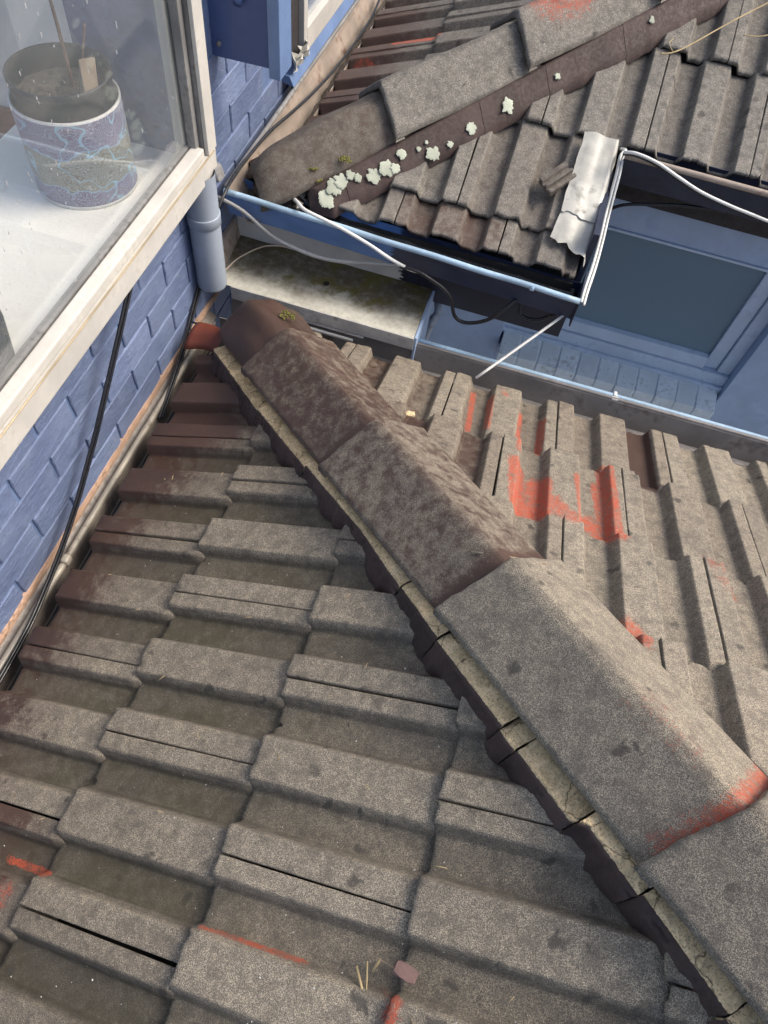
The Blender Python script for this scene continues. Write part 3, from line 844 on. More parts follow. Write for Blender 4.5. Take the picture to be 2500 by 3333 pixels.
part_box('mullion_bead', (-.845, 1.524, -1.114), (FX - .022, 1.5445, 1.2), MAT['frame_grey'], win, .004)
part_box('mullion_core', (-.87, 1.5465, -1.1165), (-.8115, 1.594, 1.2), MAT['frame_grey'], win, .002)
part_box('mullion_inner', (-.875, 1.518, -1.114), (-.852, 1.545, 1.2), MAT['frame'], win, .004)
part_box('pane', (-.849, -.6, -1.112), (-.846, 1.528, 1.2), MAT['glass'], win, 0)
# inner sill, end reveal
part_box('inner_sill', (-1.325, -.8, -1.20), (-.872, 1.60, -1.15), MAT['sill_white'], win, .006)
part_box('reveal', (-1.315, 1.602, -1.30), (-.872, 1.68, 1.3), MAT['sill_white'], win, .004)
mb = MB(); mb.tube(catmull([(-.872, 1.5995, -1.149), (-.92, 1.5995, -1.1475), (-.95, 1.5995, -1.1495), (-1.0, 1.5995, -1.1485)], 5), .0012, 5); mb.build('crack', MAT['frame_grey'], win)
# rain on the glass
mb = MB()
for _ in range(230):
    y = random.uniform(.55, 1.50); z = random.uniform(-1.08, -.55)
    r = random.choice([.0006, .0008, .0011, .0015]) ; ln = r * random.uniform(1, 5)
    c = Vector((-.8458, y, z))
    pts = [c + Vector((0, math.cos(t) * r, math.sin(t) * r - (ln if math.sin(t) < 0 else 0))) for t in [k * math.pi / 4 for k in range(8)]]
    top = c + Vector((r * .7, 0, -ln * .4))
    mb.add(pts + [top], [(k, (k + 1) % 8, 8) for k in range(8)])
rd = mb.build('raindrops', MAT['drop'], win, True); rd['kind'] = 'stuff'
# the room behind
def structure(name, o): return tag(o, kind='structure')
mb = MB()
mb.box((-4.2, -1.5, -2.02), (-1.33, 4.2, -2.0))
structure('room_floor', mb.build('room_floor', MAT['timber']))
for k in range(7):
    pb = MB(); pb.box((-1.48 - .11 * k, -1.5, -1.999), (-1.374 - .11 * k, 4.2, -1.985)); pb.build('floor_board', MAT['timber'], bpy.data.objects['room_floor'], False, .003)
mb = MB(); mb.box((-1.325, -1.2, -2.0), (-1.20, 1.60, -1.201)); mb.box((-2.5, 2.35, -2.0), (-1.32, 2.45, 1.3)); structure('room_wall', mb.build('room_wall', MAT['sill_white']))
mb = MB(); mb.box((-2.5, 2.325, -1.985), (-1.32, 2.348, -1.72)); mb.build('skirting_board', MAT['timber'], bpy.data.objects['room_wall'], False, .006)

# blue boarded fin beyond the window, its shade painted into the panel
fin = thing('board_fin', 'blue timber panel darkened for shade with a lighter corner post hanging on the brick wall', 'panel', (-.79, 1.8, -.99))
mb = MB(); mb.hexa([(WX - .02, 1.783, -1.000), (-.722, 1.783, -.996), (-.722, 1.81, -.996), (WX - .02, 1.81, -1.000), (WX - .02, 1.783, .9), (-.722, 1.783, .9), (-.722, 1.81, .9), (WX - .02, 1.81, .9)])
mb.build('panel', MAT['fin'], fin, False, .002)
mb = MB(); mb.box((-.721, 1.768, -1.012), (-.690, 1.852, .9)); mb.build('corner_post', MAT['post'], fin, False, .003)
mb = MB(); mb.tube([(-.858, 1.785, -.965), (-.858, 1.775, -.965)], .006, 8); mb.build('bolt', MAT['frame_grey'], fin, True)
mb = MB(); mb.tube([(-.795, 1.785, -.845), (-.795, 1.765, -.855)], .012, 8); mb.build('bolt', MAT['fin'], fin, True)
# second window farther along
w2 = thing('far_window', 'white framed window at the top edge beyond the blue panel', 'window', (-.86, 2.8, -1.2))
mb = MB(); mb.box((-.885, 2.385, -1.262), (-.845, 2.42, .9)); mb.build('frame_stile', MAT['frame'], w2, False, .003)
mb = MB(); mb.box((-.885, 2.421, -1.262), (-.845, 3.6, -1.19)); mb.build('frame_rail', MAT['frame'], w2, False, .003)
mb = MB(); mb.box((-.872, 2.421, -1.189), (-.866, 3.6, .9)); mb.build('pane', MAT['glass'], w2)
mb = MB(); mb.box((-.89, 2.305, -1.255), (-.862, 2.383, .9)); mb.build('dark_jamb', MAT['soffit'], w2, False, .003)
mb = MB(); mb.hexa([(-.885, 2.26, -1.292), (-.835, 2.26, -1.302), (-.835, 3.6, -1.302), (-.885, 3.6, -1.292), (-.885, 2.26, -1.266), (-.85, 2.26, -1.27), (-.85, 3.6, -1.27), (-.885, 3.6, -1.266)]); mb.build('sill_board', MAT['post'], w2, False, .002)
V = []; 
for i in range(9):
    for j in range(4):
        V.append((-.842 + .012 * math.sin(i * 1.9 + j), 2.27 + .018 * i, -1.262 + .016 * j + .01 * fbm(i, j, 2, .9)))
mesh_obj('torn_flashing', V, [(i*4 + j, i*4 + j + 1, i*4 + j + 5, i*4 + j + 4) for i in range(8) for j in range(3)], MAT['lead'], w2)

# downpipe
dp = thing('downpipe', 'short grey plastic downpipe hanging below the corner of the window frame', 'pipe', (-.832, 1.535, -1.52))
def lathe(mbx, cx, cy, prof, n=36):
    b = len(mbx.v)
    for r, z in prof:
        for k in range(n):
            t = 2 * math.pi * k / n
            mbx.v.append((cx + r * math.cos(t), cy + r * math.sin(t), z))
    for i in range(len(prof) - 1):
        for k in range(n):
            mbx.f.append((b + i*n + k, b + i*n + (k+1) % n, b + (i+1)*n + (k+1) % n, b + (i+1)*n + k))
    return mbx
mb = lathe(MB(), -.832, 1.535, [(.0395, -1.50), (.0395, -1.524), (.043, -1.524), (.0435, -1.520), (.0435, -1.275), (.0435, -1.16)]); mb.build('pipe', MAT['pipe'], dp, True)
mb = lathe(MB(), -.832, 1.535, [(.0435, -1.312), (.0462, -1.310), (.0464, -1.282), (.0462, -1.280), (.0436, -1.2795)]); mb.build('collar', MAT['pipe'], dp, True)
mb = MB(); mb.hexa([(-.85, 1.565, -1.20), (-.79, 1.57, -1.205), (-.785, 1.60, -1.20), (-.86, 1.605, -1.195), (-.85, 1.56, -1.165), (-.80, 1.565, -1.16), (-.795, 1.60, -1.165), (-.86, 1.60, -1.16)]); mb.build('sealant_tape', MAT['frame_grey'], dp, False, .006)

# ================================================================== FLAT SHEET between the roofs
tray = thing('flat_sheet_roof', 'small flat white sheet roof stained green and brown beside the downpipe', 'roof', (-.5, 1.7, -1.56))
mb = MB()
nx, ny = 40, 16
V = [( -.875 + .670 * i / nx, 1.571 + .232 * j / ny, -1.551 + .0015 * fbm(i, j, 0, .25)) for j in range(ny + 1) for i in range(nx + 1)]
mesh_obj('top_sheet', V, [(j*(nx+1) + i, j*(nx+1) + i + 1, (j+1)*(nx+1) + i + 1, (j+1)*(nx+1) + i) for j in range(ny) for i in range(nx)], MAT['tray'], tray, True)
mb = MB(); mb.box((-.79, 1.567, -1.597), (-.203, 1.5705, -1.5505)); mb.build('front_edge', MAT['fascia'], tray, False, .001)
mb = MB(); mb.hexa([(-.874, 1.56, -1.58), (-.826, 1.56, -1.58), (-.848, 1.80, -1.58), (-.874, 1.80, -1.58), (-.874, 1.56, -1.49), (-.856, 1.56, -1.49), (-.862, 1.80, -1.49), (-.874, 1.80, -1.49)]); mb.build('wall_upstand', MAT['gutter_rust'], tray, False, .002)
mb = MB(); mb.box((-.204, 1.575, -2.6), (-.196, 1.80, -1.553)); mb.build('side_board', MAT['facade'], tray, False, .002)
for k, z in enumerate((-1.603, -1.618)):
    mb = MB(); mb.box((-.70, 1.569 - .012 * k, z - .008), (-.36 - .03 * k, 1.578 - .012 * k, z + .0)); mb.build('trim_rail', MAT['white_trim'], tray, False, .002)

# ================================================================== UPPER ROOF
uroof = thing('tiled_roof', 'dark grey tiled roof at the top with lichen along its capped hip', 'roof', (0, 2.2, -1.4))
cU, sU = math.cos(math.radians(22.5)), math.sin(math.radians(22.5))
UZ = lambda y: -1.327 + T22 * (y - 1.77)
ULZ = lambda x: -1.327 + T22 * (x + .75)
def wear_up(P, L, rng):
    n = len(P)
    gl = np.full(n, rng.choice([.05, .25, .5], p=[.5, .3, .2])) + .10 * (L[:, 2] < .01)
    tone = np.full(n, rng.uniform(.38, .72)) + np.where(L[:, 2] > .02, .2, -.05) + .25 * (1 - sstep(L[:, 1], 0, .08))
    return np.stack([gl, np.zeros(n), np.full(n, .12), np.clip(tone, 0, 1)], 1)
RED_UL = [((-.60, 2.645, -1.262), (-.46, 2.64, -1.208), .022, .85), ((-.37, 2.51, -1.17), (-.27, 2.51, -1.13), .022, .95), ((-.70, 2.547, -1.304), (-.52, 2.51, -1.235), .025, .6)]
def wear_upl(P, L, rng):
    n = len(P)
    gl = .75 * (1 - sstep(P[:, 0], -.70, -.40)) * rng.uniform(.6, 1.1) + .12
    tone = np.full(n, rng.uniform(.25, .5))
    return np.stack([np.clip(gl, 0, 1), seg_mask(P, RED_UL), np.full(n, .1), tone], 1)
d45 = Vector((1, -1, 0)).normalized()
hp = Vector((-.75, 1.77, 0))
rows_u = [1.77, 1.875, 2.175, 2.505, 2.82, 3.13, 3.44]
ph_u = [-.036, -.191, -.024, .146, -.02, .136, -.02]
for i, (y0, ph) in enumerate(zip(rows_u, ph_u)):
    gauge = ((rows_u[i + 1] if i + 1 < len(rows_u) else y0 + .31) - y0) / cU
    for k in range(-4, 9):
        xj = ph + k * TW
        O = np.array((xj, y0, UZ(y0)))
        U, V, Wn = (1, 0, 0), (0, cU, sU), (0, -sU, cU)
        pts = np.array([O + np.array(U) * a + np.array(V) * b for a in (0, .15, .3) for b in (0, .17, .34)])
        if np.all(pts[:, 0] - pts[:, 1] < -2.52 - .02): continue
        if not in_view(pts): continue
        cut = []
        if np.any(pts[:, 0] - pts[:, 1] < -2.52 + .25): cut.append((hp + d45 * .03, -d45))
        if i < 2:
            if xj > .19: continue
            if xj + TW > .195: cut.append((Vector((.197, 0, 0)), Vector((1, 0, 0))))
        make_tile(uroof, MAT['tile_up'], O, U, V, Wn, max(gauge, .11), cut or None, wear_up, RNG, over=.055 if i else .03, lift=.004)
rows_ul = [-.75, -.46, -.16, .14, .44]
ph_ul = [.10, .255, .10, .255, .10]
for i, (x0, ph) in enumerate(zip(rows_ul, ph_ul)):
    gauge = .30 / cU
    for k in range(4, 14):
        yj = ph + k * TW
        O = np.array((x0, yj, ULZ(x0)))
        U, V, Wn = (0, -1, 0), (cU, 0, sU), (-sU, 0, cU)
        pts = np.array([O + np.array(U) * a + np.array(V) * b for a in (0, .15, .3) for b in (0, .17, .34)])
        if np.all(pts[:, 0] - pts[:, 1] > -2.52 + .02): continue
        if not in_view(pts): continue
        cut = [(hp - d45 * .03, d45)] if np.any(pts[:, 0] - pts[:, 1] > -2.52 - .25) else None
        make_tile(uroof, MAT['tile_up'], O, U, V, Wn, gauge, cut, wear_upl, RNG)
mesh_obj('light_block_underlay', [(-.77, 1.80, -1.39), (.19, 1.80, -1.39), (.19, 2.19, UZ(2.19) - .065), (2.6, 2.19, UZ(2.19) - .065), (2.6, 4.4, UZ(4.4) - .065), (-.77, 4.4, -1.39)],
         [(0, 1, 2), (0, 2, 4), (2, 3, 4), (0, 4, 5)], MAT['dark'], uroof)  # dark sheet added under the upper tiles to block light
up_caps = [(-.03, .42, dict(glaze=.42, tone=.35, moss=.45), True), (.365, .85, dict(glaze=.04, tone=.42), False), (.80, 1.29, dict(glaze=.1, tone=.5, reds=[((-.13, 2.42, -.92), (-.05, 2.47, -.9), .075, .62)]), False), (1.235, 1.73, dict(glaze=.08, tone=.45), False), (1.68, 2.1, dict(glaze=.05, tone=.4), False)]
for a0, a1, kw, end in up_caps:
    make_cap(uroof, MAT['tile_up'], 'up', a0, a1, 0.118 * (.93 if end else 1), .104, .016, cap_wear_and_light(**kw), RNG, end=end, lift=(.032, -.008) if not end else (.006, -.010), skew=RNG.normal(0, .005))
D2, side2, slope2, base2 = hip_frame('up')
def up_pt(a, p, z): return base2(a) + side2 * p + Vector((0, 0, z))
def tzu(p): return -T22 * p / math.sqrt(2)
ucr = [.095, .20, .37, .64, .86, 1.12, 1.45, 1.8, 2.1]
for c0, c1 in zip(ucr[:-1], ucr[1:]):
    rws = []
    n = int((c1 - c0) / .007)
    for i in range(n + 1):
        a = c0 + .0007 + (c1 - c0 - .0014) * i / n
        w2 = fbm(a, 6.1, 2.2, 24, 4); w = fbm(a, 1.1, 6.2, 7, 3)
        ft = min(.162 + .008 * w + .003 * w2, a + .012)
        rws.append([up_pt(a, min(.09, ft - .02), .0), up_pt(a, min(.109, ft - .01), .010 + .001 * w2), up_pt(a, min(.116, ft - .006), .004), up_pt(a, ft - .012, tzu(ft) + .012 + .001 * w2), up_pt(a, ft, tzu(ft) + .004), up_pt(a, ft + .006, tzu(ft) - .03)])
    ribbon(uroof, 'pointing', MAT['maroon'], rws)
rws = []
for i in range(200):
    a = 0 + i * .0105
    rws.append([up_pt(a, -.09, 0), up_pt(a, -.110, .012), up_pt(a, -.125 + .004 * fbm(a, 1, 1, 20), tzu(.125) - .03)])
ribbon(uroof, 'pointing', MAT['maroon'], rws)
# crumbling mortar at the foot of the hip
mb = MB()
for _ in range(34):
    c = Vector((random.uniform(-.74, -.63), random.uniform(1.725, 1.80), 0)); c.z = random.uniform(-1.385, -1.335)
    r = random.uniform(.006, .02)
    n0 = len(mb.v)
    bm = bmesh.new(); bmesh.ops.create_icosphere(bm, subdivisions=1, radius=r)
    for v in bm.verts: v.co *= random.uniform(.65, 1.2)
    bm.verts.ensure_lookup_table(); bm.verts.index_update()
    mb.add([tuple(v.co + c) for v in bm.verts], [tuple(v.index for v in f.verts) for f in bm.faces]); bm.free()
ru = mb.build('mortar_rubble', MAT['sludge'], uroof); ru['kind'] = 'stuff'

mb = MB(); mb.box((-.74, 1.783, -1.42), (.20, 1.795, -1.378)); mb.build('eaves_closer', MAT['dark'], uroof)
mb = MB(); mb.box((.226, 2.187, -1.26), (2.5, 2.197, -1.207)); mb.build('eaves_closer', MAT['dark'], uroof)
mb = MB(); mb.box((-.742, 1.80, -1.40), (-.73, 3.9, -1.378)); mb.build('eaves_closer', MAT['dark'], uroof)
bm = bmesh.new(); bmesh.ops.create_icosphere(bm, subdivisions=4, radius=1)
for v in bm.verts:
    q = v.co.copy(); nn = fbm(q.x, q.y, q.z, 1.6, 4)
    q = Vector((q.x * .080, q.y * .050, q.z * .040)) * (1 + .3 * nn)
    v.co = Vector((-.700, 1.785, -1.352)) + q
me = bpy.data.meshes.new('end_mortar'); bm.to_mesh(me); bm.free(); me.materials.append(MAT['maroon'])
me.polygons.foreach_set('use_smooth', [True] * len(me.polygons)); link('end_mortar', me, uroof)

# lichen growing on the pointing
lich = [(-.557, 1.765, .026), (-.543, 1.797, .024), (-.529, 1.815, .022), (-.510, 1.838, .013), (-.488, 1.844, .012), (-.449, 1.869, .022), (-.418, 1.900, .024), (-.396, 1.912, .015), (-.390, 1.945, .016), (-.347, 1.977, .008), (-.331, 1.999, .006), (-.303, 1.990, .022), (-.266, 2.030, .010), (-.220, 2.087, .017), (-.136, 2.177, .021), (-.021, 2.300, .010), (.200, 2.536, .011)]
for x, y, r in lich:
    r *= .95
    la = ((x + .75) + (y - 1.77)) / math.sqrt(2); lp = ((x + .75) - (y - 1.77)) / math.sqrt(2)
    if lp < .165:
        lp = max(.117, lp); k_ = (lp - .116) / .034
        nrm = Vector((.45, -.5, .74)).normalized(); c = up_pt(la, lp, .004 - .036 * k_) + nrm * .0035
    else:
        nrm = Vector((0, -sU, cU)); c = Vector((x, y, UZ(y) + .002))
    t1 = nrm.cross(Vector((0, 0, 1))).normalized(); t2 = nrm.cross(t1)
    V, F = [tuple(c + nrm * .001)], []
    n, rings = 52, 5
    seed = random.random() * 90
    for q in range(1, rings + 1):
        for k in range(n):
            t = 2 * math.pi * k / n
            rad = r * q / rings * (1 + (.38 * mnoise.noise(Vector((math.cos(t) * 1.8, math.sin(t) * 1.8, seed))) + .24 * mnoise.noise(Vector((math.cos(t) * 6, math.sin(t) * 6, seed))) + .1 * mnoise.noise(Vector((math.cos(t) * 14, math.sin(t) * 14, seed)))) * (q / rings))
            h = (.0008 + .0006 * mnoise.noise(Vector((math.cos(t) * rad * 400, math.sin(t) * rad * 400, seed)))) * (1 if q < rings else -1.2)
            V.append(tuple(c + t1 * math.cos(t) * rad + t2 * math.sin(t) * rad + nrm * h))
    for k in range(n): F.append((0, 1 + k, 1 + (k + 1) % n))
    for q in range(rings - 1):
        for k in range(n):
            F.append((1 + q*n + k, 1 + (q+1)*n + k, 1 + (q+1)*n + (k+1) % n, 1 + q*n + (k+1) % n))
    mesh_obj('lichen_patch', V, F, MAT['lichen'], uroof, True)
def moss_clump(parent, c, r, n=60, flat=.4):
    mb = MB()
    for _ in range(n):
        t = random.uniform(0, 6.28); q = math.sqrt(random.random()) * r
        p = Vector(c) + Vector((math.cos(t) * q, math.sin(t) * q * .7, random.uniform(-.3, .3) * r * flat))
        s = random.uniform(.0015, .0035)
        bm = bmesh.new(); bmesh.ops.create_icosphere(bm, subdivisions=1, radius=s)
        bm.verts.index_update()
        mb.add([tuple(v.co * random.uniform(.7, 1.3) + p) for v in bm.verts], [tuple(v.index for v in f.verts) for f in bm.faces]); bm.free()
    o = mb.build('moss', MAT['moss'], parent); o['kind'] = 'stuff'
    return o

# gutters of the upper roof
ug = thing('blue_gutter', 'light blue front gutter with navy paint brushed over its right half above the flat sheet', 'gutter', (-.3, 1.74, -1.36))
trough(ug, 'trough', MAT['gutter_front'], (-.84, 1.79, -1.318), (.226, 1.79, -1.356), [(-.005, -.02), (-.005, -.09), (.08, -.085), (.093, -.03), (.098, -.002)], out=(0, -1, 0), thick=.003)
mb = MB(); mb.tube([(-.84 + 1.066 * i / 24, 1.690, -1.317 - .038 * i / 24 + .001 * math.sin(i)) for i in range(25)], .0085, 10); mb.build('lip', MAT['gutter_lip'], ug, True)
mb = MB(); mb.tube([(.08, 1.690, -1.352), (.092, 1.690, -1.352)], .0105, 10); mb.build('lip_joiner', MAT['gutter_lip'], ug, True)
mb = MB(); mb.hexa([(.224, 1.69, -1.45), (.228, 1.69, -1.45), (.228, 1.80, -1.45), (.224, 1.80, -1.45), (.224, 1.69, -1.356), (.228, 1.69, -1.356), (.228, 1.80, -1.335), (.224, 1.80, -1.335)]); mb.build('stop_end', MAT['gutter_navy'], ug)
mb = MB(); mb.box((-.83, 1.80, -1.415), (.225, 1.800 + .001, -1.409)); 
rws = []
for i in range(60):
    x = -.82 + i * .0175
    rws.append([(x, 1.793, -1.362 - .038 * i / 60 + .006 * fbm(x, 1, 1, 14)), (x, 1.76, -1.39 - .038 * i / 60 + .008 * fbm(x, 4, 1, 14)), (x, 1.71, -1.388 - .038 * i / 60 + .005 * fbm(x, 7, 1, 14))])
o = ribbon(ug, 'sludge', MAT['sludge'], rws)
# wall-side gutter
us = thing('side_gutter', 'rust stained gutter running up along the blue wall beside the dark roof', 'gutter', (-.82, 2.5, -1.36))
trough(us, 'trough', MAT['gutter_rust'], (-.75, 1.705, -1.33), (-.75, 3.9, -1.345), [(-.005, -.01), (-.005, -.085), (.035, -.085), (.08, .0), (.086, .018)], out=(-1, 0, 0), thick=.003)
mb = MB(); mb.tube([(-.838, 1.70 + .1 * i, -1.309 - .0007 * i) for i in range(23)], .0075, 10); mb.build('lip', MAT['frame_grey'], us, True)
rws = []
for i in range(110):
    y = 1.71 + i * .02
    e = .012 * fbm(y, 2, 2, 12, 4)
    rws.append([(-.742, y, -1.372 + .006 * fbm(y, 5, 1, 30)), (-.765, y, -1.374 + .008 * fbm(y, 3, 1, 40)), (-.783 + e, y, -1.385), (-.80 + e, y, -1.408)])
ribbon(us, 'sludge', MAT['sludge'], rws)
# fascia and soffit of the upper roof
fs = thing('eaves_board', 'dirty white fascia board with navy paint under the light blue gutter', 'fascia board', (-.3, 1.81, -1.45))
mb = MB(); mb.box((-.86, 1.802, -1.60), (.222, 1.82, -1.405)); mb.build('fascia', MAT['fascia_two'], fs, False, .001)
mb = MB(); mb.box((-.19, 1.821, -1.50), (.222, 2.40, -1.485)); mb.build('soffit', MAT['soffit'], fs)
mb = MB(); mb.box((.205, 1.821, -1.484), (.222, 2.19, -1.15 - .08)); mb.build('barge_board', MAT['gutter_navy'], fs)
ur = thing('back_gutter', 'dark gutter with pale rounded lip at the right above the pale blue window', 'gutter', (.7, 2.14, -1.2))
trough(ur, 'trough', MAT['gutter_navy'], (.232, 2.19, -1.148), (2.4, 2.19, -1.164), [(-.005, -.02), (-.005, -.10), (.08, -.095), (.093, -.03), (.098, -.002)], out=(0, -1, 0), thick=.003)
mb = MB(); mb.tube([(.232 + .1 * i, 2.091, -1.147 - .0006 * i) for i in range(22)], .0085, 10); mb.build('lip', MAT['gutter_rust'], ur, True)
mb = MB(); mb.tube([(.655, 2.091, -1.1495), (.664, 2.091, -1.1495)], .0105, 10); mb.build('lip_joiner', MAT['gutter_rust'], ur, True)
mb = MB(); mb.box((.224, 2.20, -1.345), (2.5, 2.215, -1.21)); mb.build('fascia', MAT['soffit'], ur)
mb = MB(); mb.box((.224, 2.216, -1.344), (2.5, 2.40, -1.335)); mb.build('soffit', MAT['soffit'], ur)
rws = [[(.24 + .02 * i, 2.185, -1.20 + .006 * fbm(i, 1, 1, .6)), (.24 + .02 * i, 2.15, -1.21 + .008 * fbm(i, 4, 1, .6)), (.24 + .02 * i, 2.11, -1.21)] for i in range(105)]
ribbon(ur, 'sludge', MAT['sludge'], rws)

# lead flashing over the cut roof edge
lead = thing('lead_flashing', 'crumpled pale grey lead flashing on the cut edge of the dark tiled roof', 'flashing', (.16, 2.0, -1.2))
def lead_sheet(poly_l, poly_r, name, seed, nx=14, ny=22, turn=True):
    V = []
    for j in range(ny + 1):
        t = j / ny
        L = Vector(poly_l[0]).lerp(Vector(poly_l[1]), t); Rr = Vector(poly_r[0]).lerp(Vector(poly_r[1]), t)
        for i in range(nx + 1):
            s = i / nx
            p = L.lerp(Rr, s)
            wob = 0.0028 * fbm(p.x + seed, p.y, 0, 14, 3) + .0012 * fbm(p.x, p.y, seed, 60, 2)
            rib = .006 * math.sin(min(1, max(0, (s - .05) / .5)) * math.pi)
            z = UZ(p.y) + .010 + wob * 1.0 + rib
            if s > .93 and turn: z -= (s - .93) / .07 * .03
            ragged = .006 * fbm(s * 3, seed, 1, 2.0) if j in (0,) else 0
            V.append((p.x + .004 * fbm(p.y, seed, 2, 18) * (1 if i in (0, nx) else .3), p.y + ragged * 2, z))
    m = nx + 1
    return mesh_obj(name, V, [(j*m + i, j*m + i + 1, (j+1)*m + i + 1, (j+1)*m + i) for j in range(ny) for i in range(nx)], MAT['lead'], lead, True)
lead_sheet(((.094, 1.838, 0), (.106, 1.945, 0)), ((.213, 1.808, 0), (.217, 1.93, 0)), 'lower_sheet', 3.3, ny=10)
lead_sheet(((.101, 1.922, 0), (.104, 2.165, 0)), ((.217, 1.905, 0), (.214, 2.165, 0)), 'upper_sheet', 8.1)
o = bpy.data.objects['upper_sheet']; o.location.z += .004

# ================================================================== PALE BLUE HOUSE WALL with window
hw_ = thing('house_wall', 'pale blue rendered house wall with a window facing the lower roof gutter', 'wall', (.6, 2.4, -2.0))
FY = 2.35
mb = MB()
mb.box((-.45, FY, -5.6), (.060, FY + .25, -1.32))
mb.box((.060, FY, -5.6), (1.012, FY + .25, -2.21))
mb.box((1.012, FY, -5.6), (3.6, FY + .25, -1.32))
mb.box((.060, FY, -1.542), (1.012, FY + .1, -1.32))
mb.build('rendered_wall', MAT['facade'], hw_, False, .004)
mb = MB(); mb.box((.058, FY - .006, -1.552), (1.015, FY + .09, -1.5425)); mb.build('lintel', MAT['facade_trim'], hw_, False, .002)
GY = 2.43
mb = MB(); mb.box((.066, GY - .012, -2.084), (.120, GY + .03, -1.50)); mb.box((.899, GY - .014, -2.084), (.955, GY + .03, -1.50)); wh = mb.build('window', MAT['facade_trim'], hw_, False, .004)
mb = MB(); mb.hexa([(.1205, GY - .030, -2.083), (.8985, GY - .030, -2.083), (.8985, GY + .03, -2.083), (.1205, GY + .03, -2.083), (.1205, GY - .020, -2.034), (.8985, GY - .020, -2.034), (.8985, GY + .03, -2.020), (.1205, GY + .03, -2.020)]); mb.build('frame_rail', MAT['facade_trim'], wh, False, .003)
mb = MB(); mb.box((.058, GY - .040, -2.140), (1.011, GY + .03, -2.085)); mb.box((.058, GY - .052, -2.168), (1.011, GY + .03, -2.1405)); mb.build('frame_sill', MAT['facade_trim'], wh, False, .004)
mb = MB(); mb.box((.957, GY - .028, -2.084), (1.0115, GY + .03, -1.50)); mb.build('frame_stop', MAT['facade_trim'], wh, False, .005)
mb = MB(); mb.box((.121, GY, -2.03), (.8985, GY + .004, -1.45)); mb.build('pane', MAT['glass_dark'], wh)
mb = MB(); mb.box((.122, GY + .008, -2.03), (.897, GY + .06, -1.965)); mb.build('inner_sill', MAT['sill_white'], wh)
mb = MB(); mb.box((.0, GY + .075, -2.6), (1.1, GY + .085, -1.33)); mb.build('inner_blind', MAT['slate'], wh)
# brick-on-edge sill
nb = 11
for k in range(nb):
    x0 = .070 + k * .0848; x1 = x0 + .0795
    ya, yb = 2.262 + random.uniform(-.003, .003), 2.395
    zt, zb_ = -2.172 + random.uniform(-.002, .002), -2.172
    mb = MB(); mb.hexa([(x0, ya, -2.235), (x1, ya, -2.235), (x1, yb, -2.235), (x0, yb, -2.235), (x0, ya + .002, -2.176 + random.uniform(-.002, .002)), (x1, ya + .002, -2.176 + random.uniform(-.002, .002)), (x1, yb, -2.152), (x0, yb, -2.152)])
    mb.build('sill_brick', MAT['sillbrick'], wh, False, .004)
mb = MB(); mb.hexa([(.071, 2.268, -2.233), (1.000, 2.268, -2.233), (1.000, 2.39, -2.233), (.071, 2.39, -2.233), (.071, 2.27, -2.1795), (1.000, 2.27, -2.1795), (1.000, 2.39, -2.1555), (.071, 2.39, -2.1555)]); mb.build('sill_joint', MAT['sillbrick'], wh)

# conduit along the gutter, flexible hose in the corner
cd = thing('conduit', 'thin pale blue conduit pipe running along the outside of the lower gutter', 'pipe', (.4, 1.625, -1.61))
mb = MB(); mb.tube([(-.205 + .1 * i, 1.624, -1.608 + .0004 * i) for i in range(24)], .0085, 12); mb.build('tube', MAT['gutter_lip'], cd, True)
mb = MB(); mb.box((.418, 1.599, -1.622), (.440, 1.612, -1.592)); mb.box((.424, 1.6175, -1.60), (.434, 1.635, -1.5935)); mb.build('clip', MAT['cable_white'], cd, False, .003)
hs = thing('flexible_hose', 'ribbed grey hose rising in the corner beside the flat sheet', 'hose', (-.18, 1.84, -1.9))
pts = catmull([(-.225, 1.83, -2.15), (-.205, 1.83, -1.84), (-.190, 1.83, -1.72)], 30)
mb = MB(); mb.tube(pts, [.012 + .0016 * math.sin(i * 2.2) for i in range(len(pts))], 14); mb.build('ribbed_tube', MAT['pipe'], hs, True)
mb = MB(); mb.tube([(-.192, 1.83, -1.725), (-.184, 1.83, -1.69)], .0145, 14); mb.tube(catmull([(-.184, 1.83, -1.69), (-.176, 1.835, -1.665), (-.186, 1.86, -1.645), (-.20, 1.90, -1.64)], 6), .0125, 14); mb.build('elbow', MAT['pipe'], hs, True)

# ================================================================== CABLES
def cable(name, label, pts, r, mat, cat='cable', group=None, n=8):
    mb = MB(); mb.tube(catmull(pts, n), r, 10)
    o = mb.build(name, MAT[mat], None, True)
    return tag(o, label, cat, group)
wc = [(-.83, 1.16, -1.15), (-.822, 1.106, -1.203), (-.83, .9, -1.395), (-.835, .817, -1.471), (-.836, .677, -1.565), (-.832, .52, -1.625), (-.822, .378, -1.640), (-.818, .1, -1.642)]
cable('cable', 'left one of the thin black cable pair hanging from the window frame over blue bricks', wc, .0036, 'cable_black')
cable('cable', 'right one of the thin black cable pair hanging from the window frame over blue bricks', [(x + .004, y + .006, z - .005) for x, y, z in wc], .0036, 'cable_black')
w2c = [(-.868, 1.56, -1.44), (-.868, 1.525, -1.515), (-.866, 1.43, -1.588), (-.858, 1.345, -1.632), (-.84, 1.24, -1.640), (-.822, 1.1, -1.66)]
cable('cable', 'black cable running down the bricks from behind the grey downpipe, upper one of two', w2c, .0036, 'cable_black')
cable('cable', 'black cable running down the bricks from behind the grey downpipe, lower one of two', [(x + .005, y + .007, z - .003) for x, y, z in w2c], .0036, 'cable_black')
